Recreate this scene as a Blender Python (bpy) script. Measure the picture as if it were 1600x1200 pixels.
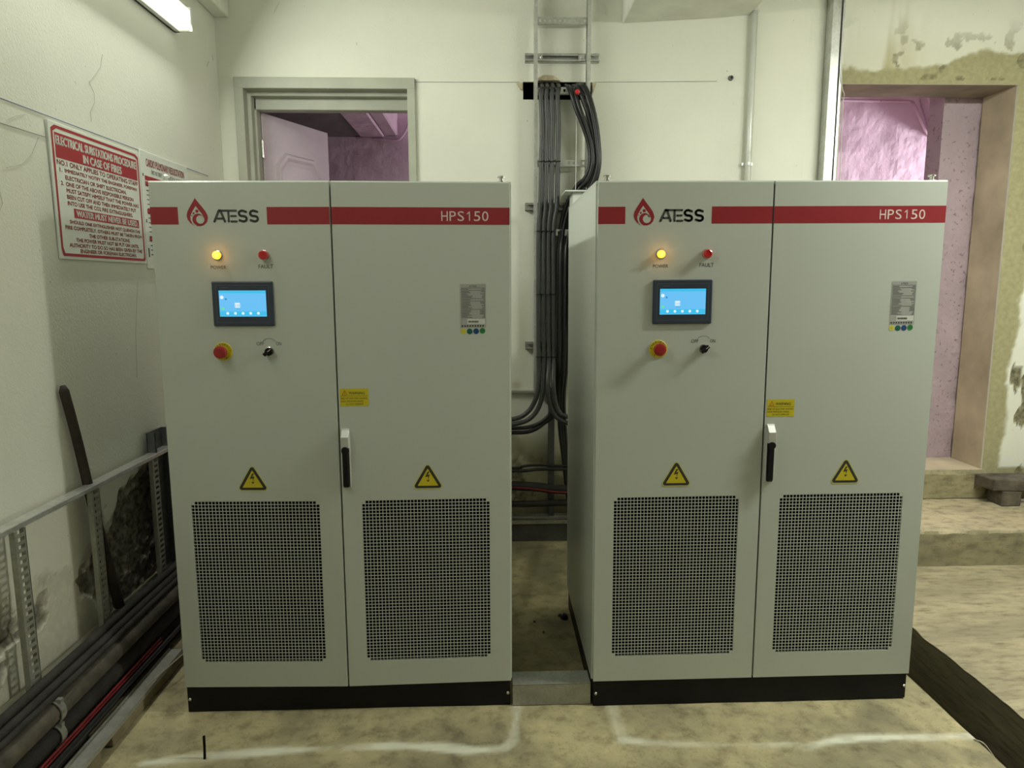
import bpy, math, random
from mathutils import Vector, Matrix, noise
random.seed(7)
scene = bpy.context.scene
for o in list(bpy.data.objects):
    bpy.data.objects.remove(o)
COL = scene.collection

# ------------------------------------------------------------------ camera
F_PX, PITCH, ROLL, CAM_H, YAW = 1082.0, 0.14287, -0.00347, 1.55667, -0.03274
cy, sy, cp, sp = math.cos(YAW), math.sin(YAW), math.cos(PITCH), math.sin(PITCH)
FW = Vector((-sy * cp, cy * cp, -sp)); RT0 = Vector((cy, sy, 0)); UP0 = RT0.cross(FW)
RT = RT0 * math.cos(ROLL) + UP0 * math.sin(ROLL)
UP = UP0 * math.cos(ROLL) - RT0 * math.sin(ROLL)
cam_d = bpy.data.cameras.new('camera')
cam_d.sensor_fit = 'HORIZONTAL'; cam_d.sensor_width = 36.0
cam_d.lens = 36.0 * F_PX / 1600.0
cam_d.clip_start = 0.05; cam_d.clip_end = 60
cam = bpy.data.objects.new('camera', cam_d); COL.objects.link(cam)
m3 = Matrix((RT, UP, -FW)).transposed()
cam.matrix_world = Matrix.Translation((0, 0, CAM_H)) @ m3.to_4x4()
scene.camera = cam

def at(px, py, Y):
    """world point measured off the photograph on the vertical plane at depth Y"""
    d = FW + RT * ((px - 800) / F_PX) - UP * ((py - 600) / F_PX)
    t = Y / d.y
    return Vector((d.x * t, Y, CAM_H + d.z * t))

# ------------------------------------------------------------------ world, light, exposure
w = bpy.data.worlds.new('world'); scene.world = w; w.use_nodes = True
w.node_tree.nodes['Background'].inputs[0].default_value = (0.80, 0.88, 1.0, 1)
w.node_tree.nodes['Background'].inputs[1].default_value = 0.15
scene.view_settings.view_transform = 'Standard'
scene.view_settings.look = 'None'
scene.view_settings.gamma = 1.0
scene.view_settings.use_curve_mapping = False
scene.view_settings.exposure = 0.0
LAMP_COL = (0.97, 1.0, 0.90)
LAMP_POWER = {'A': 32.0, 'A2': 12.0, 'B': 76.0, 'C': 4.0, 'D': 190.0}

# ------------------------------------------------------------------ constants of the room
XL, YB, ZC = -1.513, 4.15, 3.32          # left wall, back wall, ceiling
XE, XT = 1.665, 1.93                     # slab edge, far edge of the trench
ZSILL, ZSTEP = 0.39, 0.205

# ------------------------------------------------------------------ materials
MATS = {}
def new_mat(name):
    m = bpy.data.materials.new(name); m.use_nodes = True
    nt = m.node_tree; b = nt.nodes['Principled BSDF']
    MATS[name] = m
    return m, nt, b

def ramp(nt, fac, stops):
    r = nt.nodes.new('ShaderNodeValToRGB')
    el = r.color_ramp.elements
    while len(el) < len(stops): el.new(0.5)
    for e, (p, c) in zip(el, stops):
        e.position = p; e.color = c if len(c) == 4 else (*c, 1)
    nt.links.new(fac, r.inputs[0])
    return r.outputs[0]

def tex(nt, kind='Noise', scale=5.0, detail=4.0, rough=0.55, vec=None):
    n = nt.nodes.new('ShaderNodeTex' + kind)
    n.inputs['Scale'].default_value = scale
    if kind == 'Noise':
        n.inputs['Detail'].default_value = detail; n.inputs['Roughness'].default_value = rough
    if vec is None:
        c = nt.nodes.get('tc') or nt.nodes.new('ShaderNodeTexCoord'); c.name = 'tc'
        vec = c.outputs['Object']
    nt.links.new(vec, n.inputs['Vector'])
    return n

def mix(nt, fac, a, b, mode='MIX'):
    n = nt.nodes.new('ShaderNodeMix'); n.data_type = 'RGBA'; n.blend_type = mode
    for s, v in ((n.inputs[0], fac), (n.inputs[6], a), (n.inputs[7], b)):
        if isinstance(v, (int, float)): s.default_value = v
        elif isinstance(v, tuple): s.default_value = v if len(v) == 4 else (*v, 1)
        else: nt.links.new(v, s)
    return n.outputs[2]

def bump(nt, b, height, strength=0.3, dist=0.01):
    n = nt.nodes.new('ShaderNodeBump')
    n.inputs['Strength'].default_value = strength; n.inputs['Distance'].default_value = dist
    nt.links.new(height, n.inputs['Height']); nt.links.new(n.outputs[0], b.inputs['Normal'])

def mat(name, col, rough=0.5, metal=0.0, var=0.08, scale=8.0, bmp=0.0, bscale=60.0, emit=None, estr=0.0, coat=0.0, spec=None):
    m, nt, b = new_mat(name)
    n = tex(nt, 'Noise', scale)
    lo = tuple(max(0, c * (1 - var)) for c in col); hi = tuple(min(1, c * (1 + var)) for c in col)
    nt.links.new(ramp(nt, n.outputs['Fac'], [(0.3, lo), (0.7, hi)]), b.inputs['Base Color'])
    b.inputs['Roughness'].default_value = rough; b.inputs['Metallic'].default_value = metal
    if spec is not None: b.inputs['Specular IOR Level'].default_value = spec
    if coat: b.inputs['Coat Weight'].default_value = coat
    if bmp:
        bump(nt, b, tex(nt, 'Noise', bscale).outputs['Fac'], bmp, 0.004)
    if emit:
        b.inputs['Emission Color'].default_value = (*emit, 1); b.inputs['Emission Strength'].default_value = estr
    return m

def galv(name, col, rough=0.42, metal=0.85):
    m, nt, b = new_mat(name)
    v = tex(nt, 'Voronoi', 110.0); n = tex(nt, 'Noise', 9.0)
    c1 = ramp(nt, v.outputs['Color'], [(0.2, tuple(c * 0.92 for c in col)), (0.8, tuple(min(1, c * 1.05) for c in col))])
    c2 = ramp(nt, n.outputs['Fac'], [(0.35, (0.78, 0.78, 0.76)), (0.65, (1, 1, 1))])
    nt.links.new(mix(nt, 1.0, c1, c2, 'MULTIPLY'), b.inputs['Base Color'])
    b.inputs['Metallic'].default_value = metal; b.inputs['Roughness'].default_value = rough
    return m

def attr(nt, name):
    a = nt.nodes.new('ShaderNodeAttribute'); a.attribute_name = name
    return a.outputs['Fac']

def wall_mat(name, paint, bare, under, soil):
    """painted plaster; attributes: bare (paint gone), broken (plaster gone), stain"""
    m, nt, b = new_mat(name)
    n1 = tex(nt, 'Noise', 2.2, 6); n2 = tex(nt, 'Noise', 34, 5); n3 = tex(nt, 'Noise', 120, 3)
    p = ramp(nt, n1.outputs['Fac'], [(0.3, tuple(c * 0.93 for c in paint)), (0.7, paint)])
    ba = ramp(nt, n2.outputs['Fac'], [(0.3, tuple(c * 0.86 for c in bare)), (0.7, tuple(min(1, c * 1.1) for c in bare))])
    un = ramp(nt, n2.outputs['Fac'], [(0.35, tuple(c * 0.35 for c in under)), (0.52, under), (0.68, tuple(min(1, c * 1.5) for c in under))])
    c = mix(nt, attr(nt, 'stain'), p, soil)
    c = mix(nt, attr(nt, 'bare'), c, ba)
    c = mix(nt, attr(nt, 'broken'), c, un)
    # hairline specks
    sp_ = ramp(nt, tex(nt, 'Noise', 46, 2).outputs['Fac'], [(0.20, (0.45, 0.42, 0.34)), (0.25, (1, 1, 1))])
    nt.links.new(mix(nt, 0.8, c, sp_, 'MULTIPLY'), b.inputs['Base Color'])
    b.inputs['Roughness'].default_value = 0.85
    b.inputs['Specular IOR Level'].default_value = 0.3
    bump(nt, b, mix(nt, 0.35, n1.outputs['Fac'], n3.outputs['Fac']), 0.28, 0.012)
    return m

wall_mat('wall_paint_left', (0.74, 0.745, 0.65), (0.56, 0.54, 0.43), (0.175, 0.16, 0.125), (0.58, 0.55, 0.43))
wall_mat('wall_paint', (0.78, 0.785, 0.68), (0.36, 0.335, 0.19), (0.20, 0.18, 0.10), (0.42, 0.38, 0.20))

def floor_mat(name, base, dark, stretch=(1, 1, 1)):
    m, nt, b = new_mat(name)
    c = nt.nodes.new('ShaderNodeTexCoord'); mp = nt.nodes.new('ShaderNodeMapping')
    mp.inputs['Scale'].default_value = stretch
    nt.links.new(c.outputs['Object'], mp.inputs[0]); v = mp.outputs[0]
    n1 = tex(nt, 'Noise', 2.6, 7, 0.62, v); n2 = tex(nt, 'Noise', 14, 6, 0.65, v); n3 = tex(nt, 'Noise', 90, 4, 0.6, v)
    a = ramp(nt, n1.outputs['Fac'], [(0.34, dark), (0.62, base)])
    k = ramp(nt, n2.outputs['Fac'], [(0.30, (0.52, 0.50, 0.46)), (0.50, (0.95, 0.95, 0.93)), (0.75, (1.12, 1.1, 1.04))])
    g = ramp(nt, n3.outputs['Fac'], [(0.28, (0.55, 0.54, 0.5)), (0.42, (1, 1, 1))])
    col = mix(nt, 1.0, a, k, 'MULTIPLY'); col = mix(nt, 0.8, col, g, 'MULTIPLY')
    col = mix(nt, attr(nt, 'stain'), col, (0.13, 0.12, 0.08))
    col = mix(nt, attr(nt, 'chalk'), col, (0.80, 0.80, 0.66))
    nt.links.new(col, b.inputs['Base Color'])
    b.inputs['Roughness'].default_value = 0.68
    bump(nt, b, mix(nt, 0.5, n2.outputs['Fac'], n3.outputs['Fac']), 0.35, 0.006)
    return m
floor_mat('concrete', (0.52, 0.455, 0.26), (0.28, 0.25, 0.15))
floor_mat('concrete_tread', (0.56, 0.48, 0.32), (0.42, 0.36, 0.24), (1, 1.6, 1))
floor_mat('concrete_right', (0.46, 0.40, 0.265), (0.31, 0.27, 0.18), (0.7, 2.2, 1))
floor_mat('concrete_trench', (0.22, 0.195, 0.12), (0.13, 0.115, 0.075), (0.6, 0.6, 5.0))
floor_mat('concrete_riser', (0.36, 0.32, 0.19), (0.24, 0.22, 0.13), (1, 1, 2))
floor_mat('concrete_ledge', (0.33, 0.30, 0.20), (0.16, 0.145, 0.10), (1, 0.4, 1))

def pink_mat(name, c1, c2, bs, pit=0.24):
    m, nt, b = new_mat(name)
    n1 = tex(nt, 'Noise', 3.0, 6); n2 = tex(nt, 'Noise', 9.0, 6); n3 = tex(nt, 'Noise', 40, 3)
    p = ramp(nt, n1.outputs['Fac'], [(0.3, c2), (0.65, c1)])
    d = ramp(nt, n3.outputs['Fac'], [(pit, (0.45, 0.40, 0.38)), (pit + 0.06, (1, 1, 1))])
    nt.links.new(mix(nt, 0.7, p, d, 'MULTIPLY'), b.inputs['Base Color'])
    b.inputs['Roughness'].default_value = 0.75
    bump(nt, b, n2.outputs['Fac'], bs, 0.05)
    return m
pink_mat('pink_plaster', (0.80, 0.66, 0.76), (0.75, 0.59, 0.70), 0.22)
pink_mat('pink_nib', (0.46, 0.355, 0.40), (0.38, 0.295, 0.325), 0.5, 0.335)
pink_mat('pink_paint', (0.62, 0.47, 0.57), (0.52, 0.38, 0.46), 0.25)
mat('jamb_plaster', (0.54, 0.46, 0.33), 0.75, var=0.25, scale=3.5, bmp=0.3, bscale=30)
mat('ceiling_paint', (0.74, 0.74, 0.66), 0.8, bmp=0.2, bscale=20)
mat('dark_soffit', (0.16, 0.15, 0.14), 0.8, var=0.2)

mat('cabinet_paint', (0.535, 0.570, 0.510), 0.30, var=0.012, scale=3, bmp=0.03, bscale=900)
mat('grille_paint', (0.535, 0.570, 0.510), 0.35, var=0.02)
mat('black_paint', (0.006, 0.006, 0.007), 0.5, var=0.3, spec=0.25)
mat('gap_black', (0.003, 0.003, 0.003), 0.9, var=0.2, spec=0.0)
mat('filter_black', (0.005, 0.005, 0.005), 0.95, var=0.4, scale=300, spec=0.0)
mat('stripe_red', (0.30, 0.022, 0.030), 0.35, var=0.03)
mat('logo_grey', (0.055, 0.065, 0.058), 0.4, var=0.05)
mat('print_black', (0.03, 0.03, 0.028), 0.6, var=0.1)
mat('print_white', (0.74, 0.60, 0.55), 0.5, var=0.04)
mat('label_silver', (0.42, 0.43, 0.40), 0.35, 0.2, var=0.05)
mat('sticker_white', (0.66, 0.67, 0.62), 0.4, var=0.03)
mat('yellow', (0.62, 0.52, 0.02), 0.4, var=0.04)
mat('yellow_edge', (0.58, 0.55, 0.16), 0.4, var=0.04)
mat('warn_red', (0.55, 0.10, 0.02), 0.5, var=0.05)
mat('dot_yellow', (0.62, 0.58, 0.08), 0.4, var=0.05)
mat('dot_teal', (0.01, 0.10, 0.075), 0.4, var=0.05)
mat('dot_blue', (0.015, 0.055, 0.20), 0.4, var=0.05)
mat('dot_green', (0.03, 0.20, 0.045), 0.4, var=0.05)
mat('button_red', (0.55, 0.02, 0.022), 0.28, var=0.05, coat=0.3)
mat('estop_red', (0.33, 0.018, 0.018), 0.4, var=0.05)
mat('chrome', (0.66, 0.66, 0.62), 0.22, 0.95, var=0.05)
mat('handle_silver', (0.62, 0.63, 0.60), 0.35, 0.35, var=0.05)
mat('bezel', (0.036, 0.046, 0.072), 0.4, var=0.08)
mat('bezel_light', (0.10, 0.115, 0.14), 0.4, var=0.08)
mat('amber_lit', (0.9, 0.4, 0.05), 0.3, var=0.02, emit=(1.0, 0.42, 0.02), estr=2.6)
mat('amber_core', (0.9, 0.6, 0.1), 0.3, var=0.02, emit=(1.0, 0.72, 0.06), estr=2.4)
def scr(name, c): mat(name, tuple(x * 0.1 for x in c), 0.25, var=0.02, emit=c, estr=1.0)
scr('screen_blue', (0.13, 0.52, 0.86)); scr('screen_cyan', (0.05, 0.50, 0.80)); scr('screen_pale', (0.14, 0.51, 0.88))
scr('screen_white', (0.72, 0.86, 0.95)); scr('screen_green', (0.12, 0.80, 0.25)); scr('screen_dark', (0.04, 0.25, 0.50))
galv('galvanised', (0.60, 0.61, 0.58)); galv('galvanised_dull', (0.44, 0.44, 0.39), 0.55, 0.6)
galv('galvanised_bright', (0.70, 0.71, 0.68), 0.30, 0.70); galv('strut_dark', (0.16, 0.165, 0.17), 0.5, 0.6)
mat('cable_grey', (0.050, 0.052, 0.050), 0.42, var=0.15, scale=20)
mat('cable_black', (0.014, 0.014, 0.015), 0.36, var=0.25, scale=20)
mat('cable_dusty', (0.075, 0.066, 0.048), 0.8, var=0.45, scale=14, bmp=0.4, bscale=80)
mat('cable_dusty_dark', (0.021, 0.019, 0.016), 0.75, var=0.5, scale=14, bmp=0.4, bscale=80)
mat('cable_red', (0.17, 0.012, 0.015), 0.5, var=0.2, scale=30)
mat('conduit_pale', (0.40, 0.37, 0.27), 0.7, var=0.2)
mat('conduit_white', (0.66, 0.68, 0.63), 0.35, 0.2, var=0.05)
mat('wire_pale', (0.62, 0.62, 0.56), 0.5, var=0.05)
mat('white_enamel', (0.76, 0.79, 0.73), 0.35, var=0.02)
mat('frame_paint', (0.40, 0.41, 0.33), 0.5, var=0.10, scale=6, bmp=0.1)
mat('door_paint', (0.43, 0.375, 0.39), 0.5, var=0.06)
mat('sign_white', (0.72, 0.75, 0.68), 0.45, var=0.03)
mat('sign_red', (0.36, 0.025, 0.03), 0.45, var=0.04)
mat('pencil_blue', (0.10, 0.13, 0.30), 0.8, var=0.2); mat('pencil_grey', (0.22, 0.23, 0.22), 0.8, var=0.3)
mat('crack_grey', (0.44, 0.44, 0.38), 0.9, var=0.2)
mat('wood_dark', (0.035, 0.026, 0.018), 0.75, var=0.35, scale=20, bmp=0.3)
mat('wood_plank', (0.20, 0.165, 0.10), 0.8, var=0.35, scale=16, bmp=0.4)
mat('block_grey', (0.10, 0.085, 0.062), 0.85, var=0.4, scale=18, bmp=0.5)
mat('lamp_body', (0.62, 0.64, 0.58), 0.5, var=0.03)
mat('diffuser', (0.9, 0.9, 0.85), 0.4, var=0.01, emit=(1.0, 0.99, 0.86), estr=1.5)
mat('mortar', (0.52, 0.45, 0.30), 0.9, var=0.3, scale=25, bmp=0.6)
mat('rod_black', (0.008, 0.007, 0.007), 0.8, var=0.3, spec=0.1)

# ------------------------------------------------------------------ mesh builder
class MB:
    def __init__(s): s.v, s.f, s.m, s.mi = [], [], [], 0
    def add(s, vs, fs):
        o = len(s.v); s.v += [tuple(v) for v in vs]
        for f in fs: s.f.append(tuple(i + o for i in f)); s.m.append(s.mi)
        return s
    def mat(s, i): s.mi = i; return s
    def box(s, x0, x1, y0, y1, z0, z1, M=None):
        vs = [Vector(p) for p in ((x0,y0,z0),(x1,y0,z0),(x1,y1,z0),(x0,y1,z0),(x0,y0,z1),(x1,y0,z1),(x1,y1,z1),(x0,y1,z1))]
        if M: vs = [M @ v for v in vs]
        return s.add(vs, [(0,3,2,1),(4,5,6,7),(0,1,5,4),(1,2,6,5),(2,3,7,6),(3,0,4,7)])
    def prism(s, poly, y0, y1):
        """poly in XZ (counter-clockwise seen from -Y), extruded y0..y1"""
        n = len(poly)
        vs = [(x, y0, z) for x, z in poly] + [(x, y1, z) for x, z in poly]
        fs = [tuple(range(n)), tuple(range(2 * n - 1, n - 1, -1))]
        fs += [(i, i + n, (i + 1) % n + n, (i + 1) % n) for i in range(n)]
        return s.add(vs, fs)
    def extr(s, poly, axis, a, b):
        """poly of 2D points extruded along axis ('x','y','z') from a to b"""
        n = len(poly)
        def P(u, w, t): return {'x': (t, u, w), 'y': (u, t, w), 'z': (u, w, t)}[axis]
        vs = [P(u, w, a) for u, w in poly] + [P(u, w, b) for u, w in poly]
        fs = [tuple(range(n)), tuple(range(2 * n - 1, n - 1, -1))]
        fs += [(i, i + n, (i + 1) % n + n, (i + 1) % n) for i in range(n)]
        return s.add(vs, fs)
    def disc(s, cx, cz, r, y, n=20, ring=0.0):
        pts = [(cx + r * math.cos(2*math.pi*i/n), y, cz + r * math.sin(2*math.pi*i/n)) for i in range(n)]
        return s.add(pts, [tuple(range(n))])
    def lathe_y(s, cx, cz, prof, n=20):
        """profile [(r, y)] revolved about an axis along Y"""
        vs, fs = [], []
        for r, y in prof:
            for i in range(n):
                a = 2 * math.pi * i / n
                vs.append((cx + r * math.cos(a), y, cz + r * math.sin(a)))
        for k in range(len(prof) - 1):
            for i in range(n):
                j = (i + 1) % n
                fs.append((k*n + i, (k+1)*n + i, (k+1)*n + j, k*n + j))
        fs.append(tuple(range((len(prof)-1)*n, len(prof)*n)))
        fs.append(tuple(range(n - 1, -1, -1)))
        return s.add(vs, fs)
    def tube(s, pts, r, n=8, cap=True):
        pts = [Vector(p) for p in pts]; vs, fs = [], []
        rr = r if isinstance(r, (list, tuple)) else [r] * len(pts)
        t0 = (pts[1] - pts[0]).normalized()
        a = t0.orthogonal().normalized()
        for i, p in enumerate(pts):
            t = (pts[min(i+1, len(pts)-1)] - pts[max(i-1, 0)]).normalized()
            a = (a - t * a.dot(t)).normalized(); b = t.cross(a)
            for k in range(n):
                g = 2 * math.pi * k / n
                vs.append(p + (a * math.cos(g) + b * math.sin(g)) * rr[i])
        for i in range(len(pts) - 1):
            for k in range(n):
                j = (k + 1) % n
                fs.append((i*n + k, i*n + j, (i+1)*n + j, (i+1)*n + k))
        if cap:
            fs.append(tuple(range(n - 1, -1, -1))); fs.append(tuple(range((len(pts)-1)*n, len(pts)*n)))
        return s.add(vs, fs)
    def stroke(s, pts, wd, y, n=8):
        """flat rounded pen stroke in XZ"""
        for (x0, z0), (x1, z1) in zip(pts, pts[1:]):
            d = Vector((x1 - x0, z1 - z0)); l = d.length or 1e-6; q = Vector((-d.y, d.x)) / l * wd / 2
            s.add([(x0-q.x, y, z0-q.y), (x1-q.x, y, z1-q.y), (x1+q.x, y, z1+q.y), (x0+q.x, y, z0+q.y)], [(0, 1, 2, 3)])
        for x, z in pts: s.disc(x, z, wd / 2, y, n)
        return s
    def text(s, txt, x0, x1, z0, z1, y, M=None):
        """lettering fitted into the box x0..x1, z0..z1 on the plane y"""
        vs, fs = text_geo(txt)
        if not vs: return s
        ax = min(v[0] for v in vs); bx = max(v[0] for v in vs); az = min(v[1] for v in vs); bz = max(v[1] for v in vs)
        kx = (x1 - x0) / max(bx - ax, 1e-6); kz = (z1 - z0) / max(bz - az, 1e-6)
        out = [Vector((x0 + (a - ax) * kx, y, z0 + (b - az) * kz)) for a, b in vs]
        if M: out = [M @ v for v in out]
        return s.add(out, fs)
    def build(s, name, mats, parent=None, loc=None, rot=None, smooth=False, bevel=0.0, seg=1, auto=False):
        me = bpy.data.meshes.new(name); me.from_pydata(s.v, [], s.f)
        if isinstance(mats, str): mats = [mats]
        for k in mats: me.materials.append(MATS[k])
        if len(mats) > 1: me.polygons.foreach_set('material_index', s.m)
        if smooth: me.polygons.foreach_set('use_smooth', [True] * len(me.polygons))
        me.update()
        return obj(name, me, parent, loc, rot, bevel, seg)

def obj(name, me, parent=None, loc=None, rot=None, bevel=0.0, seg=1):
    o = bpy.data.objects.new(name, me); COL.objects.link(o)
    if parent: o.parent = parent
    if loc: o.location = loc
    if rot: o.rotation_euler = rot
    if bevel:
        md = o.modifiers.new('bevel', 'BEVEL'); md.width = bevel; md.segments = seg
        md.limit_method = 'ANGLE'; md.angle_limit = math.radians(40)
    return o

_tc = {}
def text_geo(txt):
    if txt in _tc: return _tc[txt]
    c = bpy.data.curves.new('t', 'FONT'); c.body = txt; c.size = 1.0; c.resolution_u = 3
    o = bpy.data.objects.new('t', c); COL.objects.link(o)
    dg = bpy.context.evaluated_depsgraph_get()
    me = bpy.data.meshes.new_from_object(o.evaluated_get(dg))
    r = ([(v.co.x, v.co.y) for v in me.vertices], [tuple(p.vertices) for p in me.polygons])
    bpy.data.objects.remove(o); bpy.data.curves.remove(c); bpy.data.meshes.remove(me)
    _tc[txt] = r
    return r

def tag(o, label, cat, group=None, kind=None):
    o['label'] = label; o['category'] = cat
    if group: o['group'] = group
    if kind: o['kind'] = kind
    return o
def struct(o, label, cat): return tag(o, label, cat, None, 'structure')
def thing(name, label, cat, loc=(0, 0, 0), rot=(0, 0, 0), group=None):
    o = bpy.data.objects.new(name, None); COL.objects.link(o)
    o.location = loc; o.rotation_euler = rot; o.empty_display_size = 0.1
    return tag(o, label, cat, group)

def fbm(x, y, z=0.0, s=1.0, oc=4):
    return noise.fractal(Vector((x * s, y * s, z * s)), 1.0, 2.0, oc)
def sstep(a, b, x):
    t = max(0.0, min(1.0, (x - a) / (b - a))); return t * t * (3 - 2 * t)
def lines(*segs):
    """segs: (start, stop, step) -> sorted grid coordinates"""
    out = []
    for a, b, st in segs:
        n = max(1, int(round((b - a) / st)))
        out += [a + (b - a) * i / n for i in range(n)]
    out.append(segs[-1][1]); return out
def bez(pts, n=10):
    """Catmull-Rom through the points"""
    P = [Vector(p) for p in pts]; P = [P[0] * 2 - P[1]] + P + [P[-1] * 2 - P[-2]]; out = []
    for i in range(1, len(P) - 2):
        a, b, c, d = P[i-1], P[i], P[i+1], P[i+2]
        for k in range(n):
            t = k / n
            out.append(0.5 * ((2*b) + (c - a)*t + (2*a - 5*b + 4*c - d)*t*t + (3*b - a - 3*c + d)*t**3))
    out.append(P[-2]); return out

def surface(name, us, vs, pos, skip=None, attrs=None, mats='wall_paint', extra=None):
    """grid of quads; pos(u,v)->(point); attrs: {name: f(u,v)}; skip(u,v) for cell centres"""
    V = [pos(u, v) for v in vs for u in us]; nu = len(us); Fc = []
    for j in range(len(vs) - 1):
        for i in range(nu - 1):
            if skip and skip((us[i] + us[i+1]) / 2, (vs[j] + vs[j+1]) / 2): continue
            Fc.append((j*nu + i, j*nu + i + 1, (j+1)*nu + i + 1, (j+1)*nu + i))
    n0 = len(V)
    if extra:
        for q in extra:
            o = len(V); V += q; Fc.append(tuple(range(o, o + len(q))))
    me = bpy.data.meshes.new(name); me.from_pydata([tuple(p) for p in V], [], Fc)
    for an, fn in (attrs or {}).items():
        a = me.attributes.new(an, 'FLOAT', 'POINT')
        vals = [fn(u, v) for v in vs for u in us] + [0.0] * (len(V) - n0)
        a.data.foreach_set('value', vals)
    me.materials.append(MATS[mats]); me.update()
    return obj(name, me)

# ================================================================== STRUCTURE
# ---- floor slab with chalk lines
CH = [[(-1.15, 2.12), (-1.05, 2.135), (-0.90, 2.150), (-0.713, 2.165), (-0.50, 2.172), (-0.326, 2.176), (-0.20, 2.165), (-0.064, 2.143), (0.04, 2.148), (0.072, 2.19), (0.093, 2.376)],
      [(0.45, 2.40), (0.446, 2.30), (0.455, 2.175), (0.60, 2.150), (0.722, 2.142), (0.90, 2.130), (1.01, 2.136), (1.063, 2.112), (1.15, 2.142), (1.286, 2.158), (1.665, 2.150)]]
def seg_d(x, y, a, b):
    dx, dy = b[0] - a[0], b[1] - a[1]; t = max(0, min(1, ((x - a[0]) * dx + (y - a[1]) * dy) / (dx * dx + dy * dy)))
    return math.hypot(x - a[0] - t * dx, y - a[1] - t * dy)
def chalk(x, y):
    if not (2.04 < y < 2.46): return 0.0
    d = min(seg_d(x, y, a, b) for pl in CH for a, b in zip(pl, pl[1:]))
    if d > 0.05: return 0.0
    nz = fbm(x, y, 3.1, 14, 4); n2 = fbm(x, y, 8.0, 3, 3)
    wdt = 0.017 + 0.008 * n2
    k = 1 - sstep(wdt * 0.35, wdt * 1.6, d + 0.010 * nz)
    fade = 0.68 + 0.6 * n2 + 0.45 * nz
    if x > 0.40 and x < 0.50 and y > 2.19: fade *= 0.6
    if 0.45 < x < 0.95: fade *= 0.75
    if x < -0.75: fade *= 0.8
    return max(0.0, min(0.85, k * fade))
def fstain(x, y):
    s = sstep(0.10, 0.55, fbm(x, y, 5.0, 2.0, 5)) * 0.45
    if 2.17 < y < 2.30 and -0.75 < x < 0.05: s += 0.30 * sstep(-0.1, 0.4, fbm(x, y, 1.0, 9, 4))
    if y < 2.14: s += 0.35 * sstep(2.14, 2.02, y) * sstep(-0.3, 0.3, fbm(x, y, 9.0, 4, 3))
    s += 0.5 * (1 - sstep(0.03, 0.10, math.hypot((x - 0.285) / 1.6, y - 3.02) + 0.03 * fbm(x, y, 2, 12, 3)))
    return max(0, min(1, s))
us = lines((XL, XE, 0.0125)); vs = lines((-5.5, 1.9, 0.25), (1.9, 2.5, 0.0125), (2.5, 4.15, 0.05))
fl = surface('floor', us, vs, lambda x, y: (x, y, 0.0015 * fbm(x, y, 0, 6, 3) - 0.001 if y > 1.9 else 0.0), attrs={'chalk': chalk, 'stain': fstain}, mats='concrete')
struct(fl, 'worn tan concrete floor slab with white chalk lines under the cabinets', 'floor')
# ---- trench on the right
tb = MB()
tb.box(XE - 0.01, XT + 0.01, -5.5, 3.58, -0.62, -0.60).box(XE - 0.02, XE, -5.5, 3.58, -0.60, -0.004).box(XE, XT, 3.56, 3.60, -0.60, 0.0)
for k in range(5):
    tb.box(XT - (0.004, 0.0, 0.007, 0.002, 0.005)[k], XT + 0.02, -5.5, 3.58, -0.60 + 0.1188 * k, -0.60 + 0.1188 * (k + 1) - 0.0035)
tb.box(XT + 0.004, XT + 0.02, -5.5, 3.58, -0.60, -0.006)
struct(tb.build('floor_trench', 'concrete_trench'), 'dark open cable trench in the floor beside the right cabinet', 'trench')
us = lines((XT, 5.2, 0.05)); vs = lines((-5.5, 1.9, 0.3), (1.9, 3.60, 0.03))
def redge(x, y):
    if x > XT + 0.001: return (x, y, 0.002 * fbm(x, y, 0, 5, 3))
    return (x - 0.010 + 0.012 * fbm(y, 0.0, 4.0, 7, 4), y, -0.002)
fr = surface('floor_right', us, vs, redge, attrs={'stain': lambda x, y: 0.35 * sstep(0.0, 0.5, fbm(x * 0.6, y * 2, 7, 2.0, 4))}, mats='concrete_right')
struct(fr, 'rough streaked concrete floor on the far side of the trench', 'floor')
# ---- step under the doorway
us = lines((XE + 0.0, 5.2, 0.04))
def steppos(x, t):
    e = 0.010 * fbm(x, 1.0, 2.0, 8, 4)
    if t <= 1: return (x, 3.58 + (0.006 * fbm(x, t, 6, 9, 3)), t * (ZSTEP - 0.02) + (e if t == 1 else 0))
    if t == 2: return (x, 3.585 + abs(e), ZSTEP - 0.004)
    return (x, 3.60 + (t - 3) / 5 * 0.56, ZSTEP + 0.003 * fbm(x, t, 1, 5, 3))
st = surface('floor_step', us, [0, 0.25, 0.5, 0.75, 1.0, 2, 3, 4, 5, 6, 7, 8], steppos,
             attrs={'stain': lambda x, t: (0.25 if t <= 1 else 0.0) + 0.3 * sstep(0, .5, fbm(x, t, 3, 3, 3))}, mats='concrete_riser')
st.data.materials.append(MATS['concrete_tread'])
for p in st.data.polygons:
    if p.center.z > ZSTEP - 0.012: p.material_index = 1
struct(st, 'low concrete step running along the wall below the pink doorway', 'step')

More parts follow.
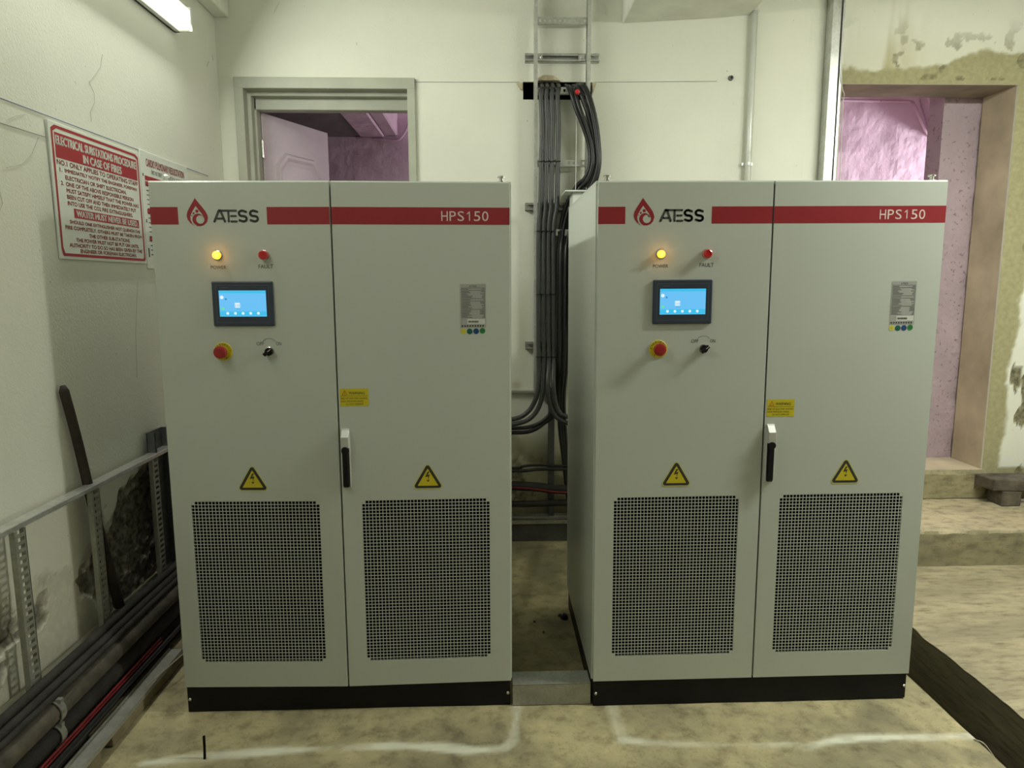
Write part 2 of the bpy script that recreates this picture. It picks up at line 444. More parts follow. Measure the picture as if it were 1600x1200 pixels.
# ---- left wall with peeling plaster
def dmg_left(y, z):
    hb = 0.42 + 0.24 * sstep(2.35, 2.65, y) + 0.10 * sstep(2.7, 3.2, y)
    n = fbm(y, z, 11.0, 2.6, 5); n2 = fbm(y, z, 21.0, 11, 4)
    deep = sstep(2.56, 2.66, y + 0.1 * n)
    base = sstep(0.025, -0.025, z - hb + 0.10 * n + 0.06 * n2)
    patch = sstep(0.16, 0.26, fbm(y, z, 31.0, 4.5, 5) + 0.15 * n2) * sstep(0.62, 0.45, z)
    return max(base * deep, patch * (1 - deep) * 0.9)
def bare_left(y, z):
    hb = 0.52 + 0.20 * sstep(2.35, 2.9, y) + 0.10 * sstep(2.9, 3.4, y)
    n = fbm(y, z, 41.0, 3.2, 5) + 0.35 * fbm(y, z, 51.0, 14, 3)
    return 0.75 * sstep(0.015, -0.02, z - hb + 0.28 * n + 0.05)
def stain_left(y, z):
    return 0.35 * sstep(0.9, 0.45, z + 0.2 * fbm(y, z, 61.0, 2, 4)) * sstep(1.7, 2.4, y)
def pos_left(y, z):
    d = dmg_left(y, z) if z < 1.1 and y > 1.6 else 0.0
    b = bare_left(y, z) if z < 1.1 and y > 1.6 else 0.0
    x = XL - 0.016 * d - 0.004 * b + 0.014 * d * fbm(y, z, 71.0, 26, 4) + 0.0008 * fbm(y, z, 1.0, 1.2, 3)
    return (x, y, z)
us = lines((-5.5, 1.6, 0.3), (1.6, 3.7, 0.012), (3.7, 4.16, 0.04)); vs = lines((0, 1.1, 0.012), (1.1, ZC, 0.1))
off = lambda f: (lambda y, z: f(y, z) if (z < 1.1 and y > 1.6) else 0.0)
wl = surface('wall_left', us, vs, pos_left, attrs={'broken': off(dmg_left), 'bare': off(bare_left), 'stain': off(stain_left)}, mats='wall_paint_left')
struct(wl, 'cream painted left wall with peeling damp plaster near the floor', 'wall')

# ---- back wall with two doorways and the cable opening
D1 = (-1.415, -0.418, 0.0, 2.70); D2 = (2.055, 3.10, ZSILL, 2.70); H1 = (0.205, 0.60, 2.603, 2.700)
def in_open(x, z, e=0.0):
    return any(a - e < x < b + e and c - e < z < d + e for a, b, c, d in (D1, D2, H1))
def broken_b(x, z):
    if z < 0.75 and 0.0 < x < 0.6: return 0.8 * sstep(0.12, 0.30, fbm(x, z, 12.0, 5, 5) + 0.1) * sstep(0.60, 0.40, z)
    if x > 3.22:
        return 0.95 * sstep(0.16, 0.24, fbm(x * 1.8, z * 0.8, 22.0, 3.2, 5) - 0.05)
    if x > 2.05 and z > 2.72: return 0.6 * sstep(0.33, 0.40, fbm(x, z, 32.0, 9, 4)) * sstep(3.1, 2.85, z)
    return 0.0
def bare_b(x, z):
    r = 0.0
    if x > 2.03:      # above and beside the doorway
        n = fbm(x, z, 42.0, 3.0, 5); n2 = fbm(x, z, 52.0, 14, 4)
        top = 2.80 + 0.10 * sstep(2.6, 3.1, x) + 0.05 * n + 0.02 * n2
        if z > 2.6: r = max(r, sstep(top + 0.012, top - 0.012, z))
        if x > 3.0 and z <= 2.8:
            rt = 3.10 + 0.12 + 0.10 * sstep(0.9, 2.2, z) + 0.05 * n + 0.018 * n2
            r = max(r, sstep(rt + 0.012, rt - 0.012, x))
        if z < 0.41: r = 1.0
    if z < 0.9 and -0.2 < x < 0.8:
        r = max(r, 0.75 * sstep(0.05, -0.05, z - 0.50 + 0.12 * fbm(x, z, 72.0, 6, 4)))
    return r
def stain_b(x, z):
    s = 0.0
    if x > 2.05 and z > 2.7:
        s = 0.75 * sstep(0.0, 0.35, fbm(x * 3, z * 0.5, 82.0, 1.6, 4)) * sstep(2.6, 2.2, x) + 0.25 * sstep(3.05, 2.8, z)
    if -0.1 < x < 0.7 and z < 2.6:
        s = max(s, 0.5 * (1 - sstep(0.0, 0.09, math.hypot((x - 0.50) / 0.7, z - 2.36))))
        s = max(s, 0.7 * (1 - sstep(0.0, 0.05, math.hypot((x - 0.165) / 1.2, z - 0.95))))
        s = max(s, 0.30 * (1 - sstep(0.0, 0.5, abs(z - 1.25))) * sstep(0.1, 0.2, x) * sstep(0.27, 0.2, x))
        s = max(s, 0.55 * sstep(0.95, 0.45, z))
    return min(1, s)
def pos_b(x, z):
    e = 0.0
    if 1.53 < x < 1.985: e = -0.035                      # shallow pilaster
    elif 1.30 < x <= 1.53: e = -0.02 * sstep(1.30, 1.50, x)
    if not in_open(x, z, 0.012):
        e += 0.0015 * fbm(x, z, 2.0, 1.3, 3)
        e += 0.010 * broken_b(x, z) - (0.0 if x < 2 else 0.004 * (1 - bare_b(x, z)))
    return (x, YB + e, z)
us = lines((XL, D1[0], 0.05), (D1[0], D1[1], 0.1), (D1[1], 0.0, 0.06), (0.0, H1[0], 0.0125), (H1[0], H1[1], 0.0125), (H1[1], 0.80, 0.0125), (0.80, 1.30, 0.1), (1.30, 1.53, 0.025), (1.531, 1.984, 0.15), (1.986, D2[0], 0.02), (D2[0], D2[1], 0.01), (D2[1], 3.46, 0.01))
vs = lines((0, ZSILL, 0.02), (ZSILL, 1.0, 0.02), (1.0, 2.4, 0.025), (2.4, H1[2], 0.0125), (H1[2], 2.700, 0.0121), (2.700, 3.10, 0.01), (3.10, ZC, 0.1))
ex = []
for (a, b, c, d), dp in ((D1, 0.28), (H1, 0.22), (D2, 0.013)):
    y0, y1 = YB - 0.002, YB + dp
    ex += [[(a, y0, c), (a, y1, c), (a, y1, d), (a, y0, d)], [(b, y0, d), (b, y1, d), (b, y1, c), (b, y0, c)],
           [(a, y0, d), (a, y1, d), (b, y1, d), (b, y0, d)], [(a, y0, c), (b, y0, c), (b, y1, c), (a, y1, c)]]
    if 0.1 < dp < 0.25: ex.append([(a, y1, c), (b, y1, c), (b, y1, d), (a, y1, d)])
wb = surface('wall_back', us, vs, pos_b, skip=lambda x, z: in_open(x, z), attrs={'broken': broken_b, 'bare': bare_b, 'stain': stain_b}, extra=ex)
struct(wb, 'cream painted back wall with two doorways and a cable opening', 'wall')
hl = MB(); a, b, c, d = H1; y0, y1 = YB + 0.012, YB + 0.21; e = 0.002
hl.add([(a+e,y0,c+e),(b-e,y0,c+e),(b-e,y0,d-e),(a+e,y0,d-e),(a+e,y1,c+e),(b-e,y1,c+e),(b-e,y1,d-e),(a+e,y1,d-e)],[(0,1,5,4),(1,2,6,5),(2,3,7,6),(3,0,4,7),(4,5,6,7)])
hl.build('opening_lining', 'rod_black', wb)  # black liner stands in for the darkness inside the opening
# reveals of the right doorway: jamb, soffit, sill
rv = MB(); YR = 4.44
rv.box(D2[1], D2[1] + 0.30, YB + 0.012, YR, ZSILL - 0.05, 2.72).box(D2[0] - 0.02, D2[1] - 0.0005, YB + 0.012, YR, 2.70, 2.95).box(D2[0] - 0.25, D2[0], YB + 0.01, YR, ZSILL - 0.05, 2.72)
mat('soffit_concrete', (0.27, 0.23, 0.175), 0.85, var=0.25, scale=5, bmp=0.4, bscale=30)  # darker than the jamb: shade under the lintel put into the colour
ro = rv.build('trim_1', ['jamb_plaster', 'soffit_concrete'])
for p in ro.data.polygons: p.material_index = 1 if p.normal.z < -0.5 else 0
struct(ro, 'tan plastered jamb and soffit of the right-hand doorway', 'doorway')
sb = MB()
us = lines((D2[0] - 0.02, D2[1] + 0.02, 0.03))
sl = surface('trim_2', us, [0, 1, 2, 3], lambda x, t: (x, (YB - 0.015 - 0.012 * fbm(x, 3, 1, 9, 4), YB - 0.022 + 0.008 * fbm(x, 5, 1, 11, 4), YB - 0.004, YR + 0.02)[int(t)],
             (ZSTEP + 0.005, ZSILL - 0.025 + 0.012 * fbm(x, 7, 1, 12, 4), ZSILL + 0.001, ZSILL + 0.002)[int(t)]), mats='jamb_plaster')
sl.data.materials.append(MATS['concrete_riser'])
for p in sl.data.polygons:
    if abs(p.normal.y) > 0.6: p.material_index = 1
struct(sl, 'crumbling plaster sill of the right-hand doorway above the step', 'sill')

# ---- beams, ceiling, other walls
b = MB().box(XL, -1.43, -5.5, YB, 3.03, ZC)
struct(b.build('trim_3', 'ceiling_paint', bevel=0.006), 'narrow plastered beam along the top of the left wall', 'beam')
b = MB().add([(0.767, -5.5, 3.02), (1.49, -5.5, 3.062), (1.49, YB, 3.062), (0.767, YB, 3.018), (0.767, -5.5, ZC), (1.49, -5.5, ZC), (1.49, YB, ZC), (0.767, YB, ZC)],
             [(0,3,2,1),(4,5,6,7),(0,1,5,4),(1,2,6,5),(2,3,7,6),(3,0,4,7)])
struct(b.build('trim_4', 'ceiling_paint', bevel=0.006), 'wide plastered ceiling beam above the right cabinet', 'beam')
struct(MB().box(XL - 0.1, 5.3, -5.6, YB + 0.02, ZC, ZC + 0.1).build('ceiling', 'ceiling_paint'), 'plain pale ceiling of the switch room', 'ceiling')
struct(MB().box(3.45, 3.55, -5.6, YB - 0.02, -0.7, ZC).build('wall_right', 'ceiling_paint'), 'pale right wall of the room outside the view', 'wall')
struct(MB().box(XL - 0.1, 5.3, -5.6, -5.5, -0.7, ZC).build('wall_front', 'ceiling_paint'), 'pale wall behind the viewer', 'wall')

# ---- corridor behind the back wall
CZ, CY = 3.05, 5.5
us = lines((-2.4, 1.5, 0.2), (1.5, 3.8, 0.03), (3.8, 5.2, 0.2)); vs = lines((ZSILL, CZ, 0.04))
cw = surface('wall_corridor', us, vs, lambda x, z: (x, CY + 0.014 * fbm(x, z, 4.0, 2.3, 4) + 0.004 * fbm(x, z, 9.0, 8, 3), z), mats='pink_plaster')
struct(cw, 'uneven pink plaster wall of the corridor behind the doorways', 'wall')
struct(MB().box(-2.4, 5.2, YR - 0.01, CY + 0.05, ZSILL - 0.06, ZSILL).build('floor_corridor', 'concrete_right'), 'concrete corridor floor beyond the right doorway', 'floor')
struct(MB().box(-2.4, 5.2, YR, CY + 0.05, CZ, CZ + 0.08).build('ceiling_corridor', 'pink_paint'), 'pink ceiling of the corridor behind the back wall', 'ceiling')
struct(MB().box(-2.45, -2.4, YR - 0.2, CY + 0.05, ZSILL, CZ).build('wall_corridor_left', 'pink_paint'), 'pink end wall of the corridor', 'wall')
# corridor side of the back wall (closes the light in), with the nib seen in the right doorway
cb = MB()
cb.box(-2.4, D1[0], YR - 0.02, YR, ZSILL, CZ).box(D1[0], D1[1], YR - 0.02, YR, 2.70, CZ).box(D1[1], D2[0] - 0.25, YR - 0.02, YR, ZSILL, CZ)
struct(cb.build('wall_corridor_front', 'pink_paint'), 'pink corridor face of the back wall', 'wall')
nx = at(1474, 160, YR + 0.02).x
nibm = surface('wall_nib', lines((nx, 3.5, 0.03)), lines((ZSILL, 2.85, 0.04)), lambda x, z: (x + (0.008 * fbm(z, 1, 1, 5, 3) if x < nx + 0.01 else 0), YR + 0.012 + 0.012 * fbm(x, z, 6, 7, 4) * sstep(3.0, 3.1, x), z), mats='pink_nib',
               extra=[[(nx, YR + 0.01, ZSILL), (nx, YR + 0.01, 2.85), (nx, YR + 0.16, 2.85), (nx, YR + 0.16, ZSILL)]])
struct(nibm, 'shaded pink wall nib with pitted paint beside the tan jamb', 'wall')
xa, xb = at(563, 213, CY).x, at(622, 214, CY).x; zb = at(590, 214, CY).z
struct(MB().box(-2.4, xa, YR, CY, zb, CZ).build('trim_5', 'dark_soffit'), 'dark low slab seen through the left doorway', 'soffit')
struct(MB().box(xa, xb - 0.10, YR, CY, zb - 0.006, CZ).box(xb - 0.10, xb, YR, CY, zb + 0.004, CZ).build('trim_6', 'pink_paint', bevel=0.01), 'pink plastered beam seen through the left doorway', 'beam')
xr = at(1453, 212, CY).x
rb_ = MB().box(xr, xr + 0.5, YR, CY, zb, CZ)
rb_.prism([(xr - 0.14, CZ), (xr, zb), (xr, CZ)], CY - 0.10, CY)
struct(rb_.build('trim_7', 'pink_paint', bevel=0.01), 'pink beam with sloped haunch seen through the right doorway', 'beam')

# ================================================================== LAMPS
def lamp(name, label, loc, rot, L, power, wd=0.085, ht=0.10, tilt=-0.45):
    """surface fluorescent batten; local: length along Y, wall/ceiling side at x=0 .. front at x=wd, bottom z=0"""
    t = thing(name, label, 'lamp', loc, rot, None)
    MB().box(0, 0.012, -L/2, L/2, -0.008, ht + 0.006).box(0, wd * 0.35, -L/2, L/2, -0.008, -0.002).build('base_tray', 'lamp_body', t, bevel=0.002)
    MB().extr([(0.012, 0.0), (wd - 0.012, 0.0), (wd, 0.012), (wd, ht - 0.012), (wd - 0.012, ht), (0.012, ht)], 'y', -L/2 + 0.015, L/2 - 0.015).build('diffuser', 'diffuser', t, smooth=False)
    for s in (-1, 1):
        MB().box(0, wd + 0.004, s * (L/2 - 0.008) - 0.008, s * (L/2 - 0.008) + 0.008, -0.008, ht + 0.006).build('end_cap', 'white_enamel', t, bevel=0.003)
    if rot[1]:
        for s in (-0.6, 0.6): MB().tube([(0, s, ht / 2), (-(ZC - loc[2]), s, ht / 2)], 0.005, 6).build('hanger_rod', 'chrome', t)
    l = bpy.data.lights.new(name + '_light', 'AREA'); l.shape = 'RECTANGLE'; l.size = L * 0.95; l.size_y = ht * 0.9
    l.energy = power; l.color = LAMP_COL
    lo = bpy.data.objects.new(name + '_light', l); COL.objects.link(lo); lo.parent = t
    lo.location = (wd + 0.012, 0, ht * 0.4)
    # area light points along -Z: turn it to local +X, tilted down a little
    d = Vector((1, 0, tilt)).normalized()
    xq = Vector((0, 1, 0)); zq = -d; yq = zq.cross(xq)
    lo.matrix_local = Matrix.Translation(lo.location) @ Matrix((xq, yq, zq)).transposed().to_4x4()
    return t
lamp('fluorescent_lamp', 'lit fluorescent batten lamp high on the left wall', (XL + 0.004, 2.83, 2.775), (0, 0, 0), 1.56, LAMP_POWER['A'], tilt=-0.6)
lamp('fluorescent_lamp', 'lit fluorescent batten on the left wall nearer the viewer, outside the view', (XL + 0.004, 0.85, 2.775), (0, 0, 0), 1.56, LAMP_POWER['A2'], tilt=-0.5)  # unseen batten, added to light the cabinet fronts from the left
lamp('fluorescent_lamp', 'lit fluorescent batten hung from the ceiling right of the viewer', (2.70, 1.86, 3.02), (0, math.pi / 2, math.pi / 2), 1.4, LAMP_POWER['B'], tilt=0.30)
lamp('fluorescent_lamp', 'lit fluorescent batten on the wall behind the viewer', (0.2, -5.49, 2.85), (0, 0, math.pi / 2), 1.5, LAMP_POWER['C'])
# corridor: daylight window in its right end
wd_ = MB().box(5.19, 5.24, 4.5, 4.62, ZSILL, CZ).box(5.19, 5.24, 5.38, 5.55, ZSILL, CZ).box(5.19, 5.24, 4.62, 5.38, ZSILL, 1.3).box(5.19, 5.24, 4.62, 5.38, 2.4, CZ)
struct(wd_.build('wall_corridor_right', 'pink_paint'), 'pink end wall with a window opening in the corridor', 'wall')
dl = bpy.data.lights.new('window_daylight', 'AREA'); dl.shape = 'RECTANGLE'; dl.size = 0.72; dl.size_y = 1.05; dl.energy = LAMP_POWER['D']; dl.color = (1.0, 0.95, 0.98)
dlo = bpy.data.objects.new('window_daylight', dl); COL.objects.link(dlo); dlo.location = (5.23, 5.0, 1.85); dlo.rotation_euler = (0, math.radians(90), 0)

# ================================================================== CABINETS
CW, CD, CH_, CB = 1.2, 0.82, 1.9, 0.102
DW = 0.5905                                             # door width
def perf_mesh(nx_, nz_, w_, h_, bar):
    """thin sheet of square holes, the four corner holes left closed"""
    px_, pz_ = w_ / nx_, h_ / nz_
    xs, zs = [], []
    for i in range(nx_): xs += [i * px_ + bar / 2, (i + 1) * px_ - bar / 2]
    xs = [-0.004] + xs + [w_ + 0.004]
    for i in range(nz_): zs += [i * pz_ + bar / 2, (i + 1) * pz_ - bar / 2]
    zs = [-0.004] + zs + [h_ + 0.004]
    m = MB(); NX = len(xs)
    V = [(x, y, z) for y in (0.0, 0.0014) for z in zs for x in xs]; N = NX * len(zs); Fc = []
    for j in range(len(zs) - 1):
        for i in range(NX - 1):
            hole = (i % 2 == 1) and (j % 2 == 1)
            if hole and i in (1, NX - 3 + 0) and j in (1, len(zs) - 3): hole = False
            a, b_, c, d = j*NX + i, j*NX + i + 1, (j+1)*NX + i + 1, (j+1)*NX + i
            if not hole:
                Fc.append((a, b_, c, d))
            else:
                Fc += [(a, a + N, b_ + N, b_), (b_, b_ + N, c + N, c), (c, c + N, d + N, d), (d, d + N, a + N, a)]
    return m.add(V, Fc)
def rtri(cx, zt, zb_, w_, r, n=5):
    """rounded triangle outline, counter-clockwise"""
    P = [Vector((cx - w_/2, zb_)), Vector((cx + w_/2, zb_)), Vector((cx, zt))]; out = []
    for i in range(3):
        p, a, c = P[i], P[i-1], P[(i+1) % 3]
        d1, d2 = (a - p).normalized(), (c - p).normalized()
        h = math.acos(d1.dot(d2)) / 2; ctr = p + (d1 + d2).normalized() * (r / math.sin(h)); tl = r / math.tan(h)
        s0, s1 = p + d1 * tl, p + d2 * tl
        a0 = math.atan2(s0.y - ctr.y, s0.x - ctr.x); a1 = math.atan2(s1.y - ctr.y, s1.x - ctr.x)
        if a1 < a0: a1 += 2 * math.pi
        out += [(ctr.x + r * math.cos(a0 + (a1 - a0) * k / n), ctr.y + r * math.sin(a0 + (a1 - a0) * k / n)) for k in range(n + 1)]
    return out
def poly(m, pts, y): return m.add([(x, y, z) for x, z in pts], [tuple(range(len(pts)))])
def rect(m, x0, x1, z0, z1, y): return m.add([(x0, y, z0), (x1, y, z0), (x1, y, z1), (x0, y, z1)], [(0, 1, 2, 3)])

def warning_triangle(par, cx):
    m = MB(); m.mat(0).prism(rtri(cx, 0.9435, 0.8435, 0.117, 0.011), -0.0009, 0.0002)
    poly(m.mat(1), rtri(cx, 0.9375, 0.8475, 0.105, 0.008), -0.0012)
    poly(m.mat(2), rtri(cx, 0.9185, 0.8560, 0.073, 0.0015), -0.0015)
    m.mat(1)
    poly(m, [(cx - 0.0005, 0.9070), (cx - 0.0095, 0.8865), (cx + 0.0015, 0.8900), (cx + 0.0005, 0.8760), (cx + 0.0075, 0.8975), (cx - 0.0010, 0.8945), (cx + 0.0065, 0.9070)], -0.0018)
    poly(m, [(cx - 0.0045, 0.8770), (cx + 0.0005, 0.8690), (cx + 0.0075, 0.8790), (cx + 0.0015, 0.8765)], -0.0018)
    m.build('warning_triangle', ['yellow_edge', 'print_black', 'yellow'], par)

def left_door(par, loc, rz):
    d = MB()
    hx0, hx1, hz0, hz1 = 0.066, 0.517, 0.200, 0.806
    z0, z1 = CB + 0.002, CH_ - 0.007
    d.extr([(0.0, z1), (0.02, z1), (0.02, z1 + 0.005), (0.0035, z1 + 0.005)], 'x', 0, DW)
    d.extr([(DW, 0.0), (DW + 0.002, 0.003), (DW + 0.002, 0.02), (DW, 0.02)], 'z', z0, z1 + 0.002)
    d.box(0, hx0, 0, 0.02, z0, z1).box(hx1, DW, 0, 0.02, z0, z1).box(hx0, hx1, 0, 0.02, z0, hz0).box(hx0, hx1, 0, 0.02, hz1, z1)
    dr = d.build('door', 'cabinet_paint', par, loc, (0, 0, rz))
    return dr, (hx0, hx1, hz0, hz1)

LD_X = 0.006
def make_cabinet(label, loc, rot, ajar):
    t = thing('inverter_cabinet', label, 'cabinet', loc, rot)
    # ---- body: folded sheet with a flange at the front
    bm = MB()
    bm.box(0, 0.0015, 0.022, CD, CB, CH_ - 0.002).box(CW - 0.0015, CW, 0.022, CD, CB, CH_ - 0.002)
    bm.box(0, CW, 0.016, CD, CH_ - 0.012, CH_).box(0, CW, CD - 0.002, CD, CB, CH_).box(0, CW, 0.022, CD, CB, CB + 0.004)
    bm.box(0, 0.030, 0.020, 0.040, CB, CH_).box(CW - 0.030, CW, 0.020, 0.040, CB, CH_)
    bm.build('body', 'cabinet_paint', t, bevel=0.0012)
    MB().box(0.03, CW - 0.03, 0.060, 0.068, CB + 0.004, CH_ - 0.014).build('inner_seal', 'gap_black', t)  # black sheet stands in for the dark seen through the door gap
    # ---- plinth
    MB().box(0.006, CW - 0.008, 0.008, CD - 0.01, 0.0, CB - 0.001).build('plinth', 'black_paint', t, bevel=0.002)
    for sx in (0.016, 1.184):
        MB().lathe_y(sx, 0.052, [(0.006, 0.009), (0.006, 0.004), (0.0045, 0.002), (0.0025, 0.002), (0.002, 0.004)], 12).build('plinth_screw', 'chrome', t)
    # ---- eyebolts on the roof
    for sx in (0.042, 1.168):
        for sy_ in (0.05, 0.74):
            MB().lathe_y(0, 0, [(0.012, 0.0), (0.012, -0.006), (0.007, -0.008), (0.007, -0.016), (0.013, -0.017), (0.013, -0.021), (0.008, -0.024)], 12).build('roof_bolt', 'chrome', t, (sx, sy_, CH_), (math.radians(-90), 0, 0))
    # ---- left door
    ld, (hx0, hx1, hz0, hz1) = left_door(t, (LD_X, 0.0, 0), -ajar)
    g = perf_mesh(37, 50, hx1 - hx0, hz1 - hz0, 0.0022)
    g.build('vent_grille', 'grille_paint', ld, (hx0, 0.0004, hz0))
    MB().box(hx0 + 0.0005, hx1 - 0.0005, 0.010, 0.018, hz0 + 0.0005, hz1 - 0.0005).build('vent_filter', 'filter_black', ld)
    MB().box(-0.0004, 0.091, -0.0004, 0.001, 1.757, 1.8135).build('red_stripe', 'stripe_red', ld)
    MB().box(0.384, DW + 0.0004, -0.0004, 0.001, 1.757, 1.8135).build('red_stripe', 'stripe_red', ld)
    # logo drop
    m = MB(); cx, cz = 0.154, 1.797
    E_ = lambda L_: [(cx + (a - 455) * 0.000411, cz - (b_ - 303.5) * 0.000411) for a, b_ in L_][::-1]
    poly(m.mat(0), E_([(445, 193), (470, 228), (500, 265), (525, 300), (538, 330), (540, 350), (531, 380), (511, 402), (485, 413), (455, 413), (420, 405), (395, 388), (377, 362), (370, 332), (378, 300), (400, 262), (425, 225)]), -0.0005)
    poly(m.mat(1), E_([(447, 256), (468, 285), (492, 315), (503, 335), (500, 350), (470, 352), (430, 370), (446, 412), (430, 409), (412, 393), (402, 368), (400, 345), (405, 325), (424, 290)]), -0.0008)
    dk = lambda a, b_, r_, y__, nn: m.disc(cx + (a - 455) * 0.000411, cz - (b_ - 303.5) * 0.000411, r_ * 0.000411, y__, nn)
    m.mat(0); dk(462, 362, 47, -0.0011, 24); dk(456, 296, 13, -0.0011, 12); dk(428, 313, 8.5, -0.0011, 10); dk(413, 331, 5, -0.0011, 8)
    m.mat(1); dk(479, 362, 33, -0.0014, 22)
    poly(m, E_([(478, 330), (500, 338), (506, 350), (490, 345)]), -0.0014)
    m.build('drop_emblem', ['stripe_red', 'cabinet_paint'], ld)
    # ATESS lettering
    m = MB(); W_ = 0.0080; lo_, hi_ = 1.7665, 1.8015; y = -0.0006
    x = 0.210
    m.stroke([(x, lo_), (x + 0.0165, hi_ + 0.0005), (x + 0.0215, hi_ + 0.0005), (x + 0.0345, lo_)], W_, y)
    m.stroke([(x + 0.010, lo_ + 0.0095), (x + 0.0265, lo_ + 0.0095)], W_ * 0.85, y)
    m.stroke([(x + 0.0250, hi_), (x + 0.0475, hi_)], W_ * 0.9, y); m.stroke([(x + 0.0475, hi_), (x + 0.0475, lo_)], W_ * 0.9, y)
    m.stroke([(x + 0.0475, hi_), (x + 0.0730, hi_)], W_ * 0.9, y); m.stroke([(x + 0.0560, lo_ + 0.0175), (x + 0.0715, lo_ + 0.0175)], W_ * 0.9, y); m.stroke([(x + 0.0560, lo_), (x + 0.0735, lo_)], W_ * 0.9, y)
    for q in (0.0945, 0.1315):
        c1, c2, rr = x + q, (lo_ + hi_) / 2, (hi_ - lo_) / 4
        pts = [(c1 + 0.0115, hi_ - 0.004)] + [(c1 - 0.002 + 0.0105 * math.cos(a), hi_ - rr + rr * math.sin(a)) for a in [math.radians(60 + 30 * k) for k in range(8)]]
        pts += [(c1 + 0.002 + 0.0105 * math.cos(a), lo_ + rr + rr * math.sin(a)) for a in [math.radians(90 - 30 * k) for k in range(8)]] + [(c1 - 0.0115, lo_ + 0.004)]
        m.stroke(pts, W_, y)
    m.build('brand_lettering', 'logo_grey', ld)
    # lamps and captions
    px_, fx = 0.2135, 0.3700
    m = MB().mat(0).lathe_y(px_, 1.6565, [(0.0165, 0.0), (0.0165, -0.004), (0.0135, -0.005)], 24)
    m.mat(1).lathe_y(px_, 1.6565, [(0.0132, -0.004), (0.0132, -0.013), (0.0115, -0.0165)], 24)
    m.mat(2).lathe_y(px_, 1.6565, [(0.0095, -0.0166), (0.0085, -0.0185), (0.0060, -0.0195)], 20)
    m.build('power_lamp', ['chrome', 'amber_lit', 'amber_core'], ld)['label'] = 'glowing amber pilot lamp'
    m = MB().mat(0).lathe_y(fx, 1.6565, [(0.0165, 0.0), (0.0165, -0.004), (0.0135, -0.005)], 24)
    m.mat(1).lathe_y(fx, 1.6565, [(0.0142, -0.004), (0.0150, -0.018), (0.0142, -0.022), (0.0110, -0.024), (0.0100, -0.0225)], 24)
    m.build('fault_lamp', ['chrome', 'button_red'], ld)['label'] = 'unlit red fault lamp'
    pl_ = bpy.data.lights.new('power_glow', 'POINT'); pl_.energy = 0.035; pl_.color = (1.0, 0.36, 0.03); pl_.shadow_soft_size = 0.01
    po = bpy.data.objects.new('power_glow', pl_); COL.objects.link(po); po.parent = ld; po.location = (px_, -0.030, 1.6565)
    MB().text('POWER', 0.1885, 0.2400, 1.6110, 1.6225, -0.0004).build('power_caption', 'print_black', ld)
    MB().text('FAULT', 0.3475, 0.3965, 1.6130, 1.6260, -0.0004).build('fault_caption', 'print_black', ld)
    MB().text('OFF', 0.3270, 0.3520, 1.3550, 1.3665, -0.0004).build('off_caption', 'print_black', ld)
    MB().text('ON', 0.3930, 0.4110, 1.3550, 1.3665, -0.0004).build('on_caption', 'print_black', ld)
    m = MB().stroke([(0.370 + 0.030 * math.cos(math.radians(a)), 1.3480 + 0.030 * math.sin(math.radians(a))) for a in range(135, 44, -10)], 0.0012, -0.0004, 6)
    m.build('switch_arc', 'print_black', ld)
    # touch screen
    x0, x1, zA, zB = 0.1885, 0.3935, 1.4205, 1.5705
    m = MB(); m.box(x0, x1, -0.0085, 0.001, zA, zB)
    m.build('screen_bezel', 'bezel', ld, bevel=0.004, seg=2)
    m = MB(); i0, i1, j0, j1 = x0 + 0.0135, x1 - 0.0135, zA + 0.0125, zB - 0.0125; yy = -0.0088
    for q in ((i0, i1, j0, j0 + 0.0014), (i0, i1, j1 - 0.0014, j1), (i0, i0 + 0.0014, j0, j1), (i1 - 0.0014, i1, j0, j1)): rect(m, *q, yy)
    for k in range(5): rect(m, 0.222 + 0.005 * k, 0.2255 + 0.005 * k, zB - 0.0225, zB - 0.0195, yy)
    m.build('bezel_trim', 'bezel_light', ld)
    m = MB(); a0, a1, c0, c1 = 0.2125, 0.3700, 1.4530, 1.5400; yy = -0.0089; W2, H2 = a1 - a0, c1 - c0
    m.mat(0); rect(m, a0, a1, c0, c1, yy)
    R_ = lambda k, u0, u1, v0, v1: rect(m.mat(k), a0 + u0 * W2, a0 + u1 * W2, c0 + v0 * H2, c0 + v1 * H2, yy - 0.0003)
    R_(1, 0, 1, 0.90, 1.0); R_(1, 0, 1, 0.02, 0.20); R_(2, 0.02, 0.98, 0.24, 0.86)
    for k in range(5): m.mat(3).disc(a0 + (0.17 + 0.163 * k) * W2, c0 + 0.125 * H2, 0.0048, yy - 0.0006, 10)
    m.mat(3).disc(a0 + 0.06 * W2, c0 + 0.74 * H2, 0.0062, yy - 0.0006, 10); m.mat(5).disc(a0 + 0.145 * W2, c0 + 0.67 * H2, 0.0036, yy - 0.0006, 8)
    m.mat(4); rect(m, a0 + 0.035 * W2, a0 + 0.10 * W2, c0 + 0.27 * H2, c0 + 0.34 * H2, yy - 0.0006)
    m.mat(3); rect(m, a0 + 0.33 * W2, a0 + 0.44 * W2, c0 + 0.34 * H2, c0 + 0.53 * H2, yy - 0.0006)
    m.mat(0)
    for u in (0.345, 0.385, 0.415): rect(m, a0 + u * W2, a0 + (u + 0.012) * W2, c0 + 0.37 * H2, c0 + 0.47 * H2, yy - 0.0008)
    m.mat(5); rect(m, a0 + 0.35 * W2, a0 + 0.45 * W2, c0 + 0.285 * H2, c0 + 0.295 * H2, yy - 0.0006)
    m.mat(0)
    for v in (0.33, 0.40, 0.47, 0.56): rect(m, a0 + 0.56 * W2, a0 + 0.74 * W2, c0 + v * H2, c0 + (v + 0.012) * H2, yy - 0.0006)
